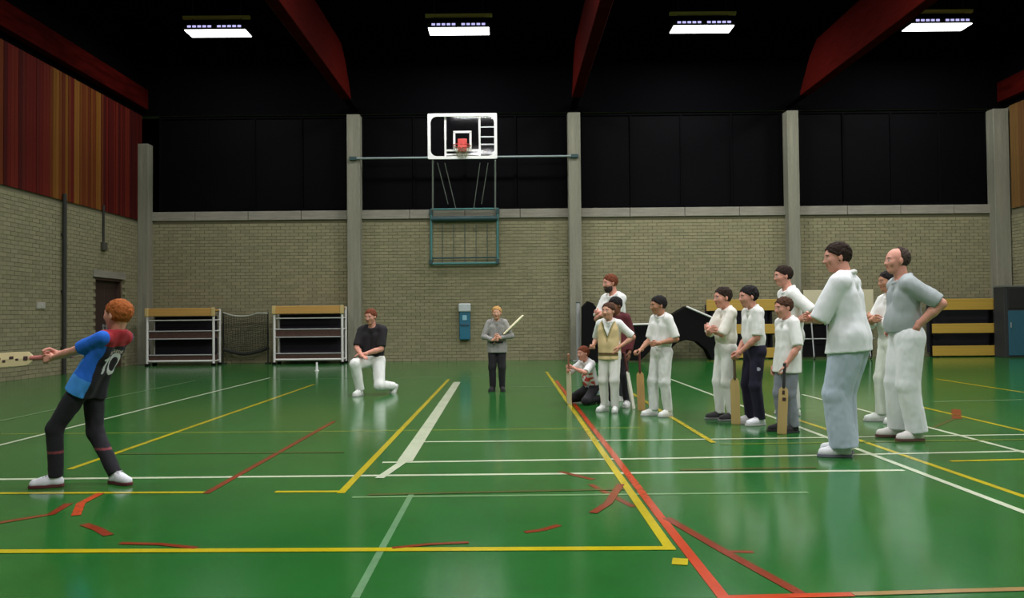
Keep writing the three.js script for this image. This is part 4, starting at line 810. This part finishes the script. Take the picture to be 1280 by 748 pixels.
{
  const p = person({
    label: 'boy in cream knitted vest with green V neck and white trousers', at: onFloor(763, 514.5), yaw: -28, H: 1.385, kid: true, fine: true, build: 0.95, head: [-10, -2, 0], skin: 'fair', hair: 'brown', shirt: CW, sleeve: 0.85, hem: 0.03, vest: true, collar: CW,
    trousers: [0.70, 0.71, 0.66], shoes: CW, trouserLoose: 1.08, legL: { ankle: [0.055, 0.045, 0.02], yaw: 14 }, legR: { ankle: [-0.06, 0.045, -0.02], yaw: -18 },
    armL: { ...hipHand(1, 0.585), hand: [0.105, 0.59, 0.02], hint: [1, 0.0, -0.7] }, armR: { hand: [-0.14, 0.585, 0.06], hint: [-0.4, -0.2, -1], dir: [-0.2, 0.2, 1], palm: [1, -0.3, 0], curl: 0.7 },
  });
  const toe = onFloor(792, 512); toe.y = 0.002; const top = onZ(779, 434, toe.z - 0.02);
  bat('white bat leaning beside the boy in the cream vest', toe, toe.clone().add(top.sub(toe).setLength(0.74)), V(1, 0, 0.55), 0.87, [0.72, 0.70, 0.62], [0.12, 0.03, 0.03]);
}
// boy in white, hand on hip, with a bat
{
  const p = person({
    label: 'dark-haired boy all in white, one hand at his waist, other on a bat', at: onFloor(828, 520), yaw: -62, H: 1.456, kid: true, fine: true, head: [-16, 4, 0], skin: 'tan', hair: 'black', shirt: CW, sleeve: 0.85, hem: 0.03, collar: CW,
    trousers: [0.71, 0.73, 0.70], shoes: CW, trouserLoose: 1.08, legL: { ankle: [0.06, 0.045, -0.015], yaw: 10 }, legR: { ankle: [-0.055, 0.045, 0.045], yaw: -10 },
    armL: { hand: [0.075, 0.60, 0.095], hint: [0.5, -0.1, -1], dir: [-0.8, -0.1, 0.5], palm: [0, 0, -1], curl: 0.5 },
    armR: { hand: [-0.06, 0.545, 0.17], hint: [-0.3, -0.6, -0.6], dir: [0, -0.1, 1], palm: [0.2, -1, 0], curl: 0.8 },
  });
  const toe = onFloor(802, 514); toe.y = 0.002; const h = toWorld(p, p.arms[1].wr);
  bat('tan bat with dark red grip under the hand of the white-clad boy', toe, onZ(799, 441, toe.z), V(-0.2, 0, 1), 0.87, [0.52, 0.30, 0.11], [0.12, 0.03, 0.025]);
}
// boy with folded arms
person({
  label: 'boy in cream whites and black shoes with folded arms', at: onFloor(909, 525), yaw: -80, H: 1.537, kid: true, fine: true, head: [4, 2, 0], skin: 'pink', hair: 'dark', shirt: [0.74, 0.73, 0.64], sleeve: 0.95, hem: 0.03, collar: CW,
  trousers: [0.70, 0.72, 0.67], shoes: [0.03, 0.028, 0.03], soles: [0.2, 0.2, 0.2], laces: false, trouserLoose: 1.05, armL: FOLD_L, armR: FOLD_R, legL: { ankle: [0.05, 0.045, -0.02], yaw: 8 }, legR: { ankle: [-0.05, 0.045, 0.03], yaw: -8 },
});
// boy in navy trousers
{
  const p = person({
    label: 'boy in white shirt and navy trousers leaning on a bat', at: onFloor(945, 531), yaw: -82, H: 1.537, kid: true, fine: true, lean: [3, 0, 0], head: [0, 4, 0], skin: 'pink', hair: 'black', shirt: CW, sleeve: 0.85, hem: 0.03, collar: CW,
    trousers: NAVY, trouserPaint: (T, x, y, z) => (Math.hypot(y - 0.40, z - 0.02) < 0.012 && x > 0 ? [0.5, 0.5, 0.6] : NAVY), shoes: [0.74, 0.75, 0.78], legL: { ankle: [0.05, 0.045, -0.01], yaw: 8 }, legR: { ankle: [-0.05, 0.045, 0.02], yaw: -8 },
    armL: { hand: [0.03, 0.52, 0.12], hint: [0.9, -0.3, -0.8], dir: [-0.1, -0.7, 0.6], palm: [-1, 0, 0.2], curl: 0.8 },
    armR: { hand: [-0.035, 0.51, 0.115], hint: [-0.5, -0.5, -1], dir: [0.1, -0.7, 0.6], palm: [1, 0, 0.2], curl: 0.8 },
  });
  const h = toWorld(p, p.arms[0].wr).lerp(toWorld(p, p.arms[1].wr), 0.5), toe = V(h.x - 0.04, 0.002, h.z - 0.02);
  bat('yellowish bat under the hands of the boy in navy trousers', toe, V(h.x - 0.055, 0.80, h.z), V(-0.4, 0, 1), 0.9, [0.48, 0.34, 0.13], [0.10, 0.07, 0.04]);
}
// small boy in grey trousers
{
  const p = person({
    label: 'small boy in loose white shirt and grey trousers with a bat', at: onFloor(986, 540), yaw: -78, H: 1.395, kid: true, fine: true, head: [2, 6, 0], skin: 'pink', hair: 'brown', shirt: CW, sleeve: 0.9, hem: -0.09, collar: CW, build: 1.06,
    trousers: [0.20, 0.22, 0.25], shoes: [0.02, 0.018, 0.02], soles: [0.03, 0.03, 0.03], laces: false, trouserLoose: 1.05, legL: { ankle: [0.045, 0.045, -0.015], yaw: 8 }, legR: { ankle: [-0.05, 0.045, 0.02], yaw: -8 },
    armL: { hand: [0.12, 0.50, 0.085], hint: [0.8, -0.2, -1], dir: [-0.1, -1, 0.2], palm: [-0.6, 0, 0.6], curl: 0.6 },
  });
  const h = toWorld(p, p.arms[0].wr), toe = V(h.x - 0.055, 0.002, h.z - 0.0);
  bat('tan bat with black marks beside the small boy in grey trousers', toe, V(h.x - 0.02, 0.70, h.z + 0.015), V(-0.3, 0, 1), 0.84, [0.52, 0.36, 0.14], [0.02, 0.02, 0.02], [[0.5, 0.05, 0.03, 0.0], [0.42, 0.04, 0.04, 0.01]]);
}
// man behind them
person({
  label: 'man in white shirt standing behind the small boy in grey trousers', at: onFloor(992, 519), yaw: -92, H: 1.810, lean: [5, 0, 0], head: [4, 4, 0], skin: 'pink', hair: 'dark', shirt: CW, sleeve: 0.85, hem: 0.03, collar: CW, trousers: [0.6, 0.61, 0.58], shoes: CW,
  armL: hipHand(1, 0.6), armR: hipHand(-1, 0.6), legL: { ankle: [0.03, 0.045, 0], yaw: 6 }, legR: { ankle: [-0.03, 0.045, 0], yaw: -6 },
});
// man in blue-grey trousers
person({
  label: 'tall man in white shirt and pale blue trousers with folded arms', at: onFloor(1056, 569), yaw: -126, H: 1.840, fine: true, build: 1.12, pelvis: [0, 0.522, -0.035], lean: [5, 0, 0], head: [30, 4, 0], skin: 'pink', hair: 'dark', shirt: [0.76, 0.79, 0.80], sleeve: 1.0, hem: -0.045, collar: CW,
  trousers: [0.42, 0.50, 0.58], shoes: [0.74, 0.76, 0.78], soles: [0.16, 0.16, 0.2], trouserLoose: 1.22, cuff: 0.045, armL: { ...FOLD_L, hand: [-0.02, 0.645, 0.13] }, armR: { ...FOLD_R, hand: [0.04, 0.63, 0.15] },
  legL: { ankle: [0.06, 0.045, -0.01], yaw: 26 }, legR: { ankle: [-0.055, 0.045, 0.01], yaw: 5 },
});
// half hidden man and the man in the grey shirt
person({
  label: 'man in whites half hidden behind the man in the grey shirt', at: onFloor(1117, 528), yaw: -88, H: 1.688, head: [0, 2, 0], skin: 'tan', hair: 'black', shirt: [0.72, 0.74, 0.70], sleeve: 1.6, hem: 0.03, collar: CW, trousers: [0.68, 0.71, 0.63], shoes: CW,
  armL: FOLD_L, armR: FOLD_R, legL: { ankle: [0.06, 0.045, -0.01], yaw: 8 }, legR: { ankle: [-0.06, 0.045, 0.05], yaw: -8 },
});
person({
  label: 'balding man in grey shirt and white trousers with hands on hips', at: onFloor(1136, 549), yaw: -98, H: 1.850, fine: true, build: 1.06, lean: [4, 0, 0], belly: true, head: [6, -3, 0], skin: 'pink', hair: 'grey', bald: true, shirt: [0.33, 0.37, 0.37], sleeve: 0.85, hem: 0.03, collar: [0.33, 0.37, 0.37],
  trousers: [0.73, 0.76, 0.76], shoes: [0.72, 0.70, 0.66], soles: [0.12, 0.06, 0.05], trouserLoose: 1.16, cuff: 0.042,
  armL: { hand: [0.10, 0.585, -0.02], hint: [0.35, 0.25, -1], dir: [0.0, -1, 0.35], palm: [-1, 0, 0], curl: 0.3 }, armR: hipHand(-1, 0.59),
  legL: { ankle: [0.06, 0.045, -0.02], yaw: 14 }, legR: { ankle: [-0.055, 0.045, 0.03], yaw: -6 },
});
renderer.render(scene, camera);
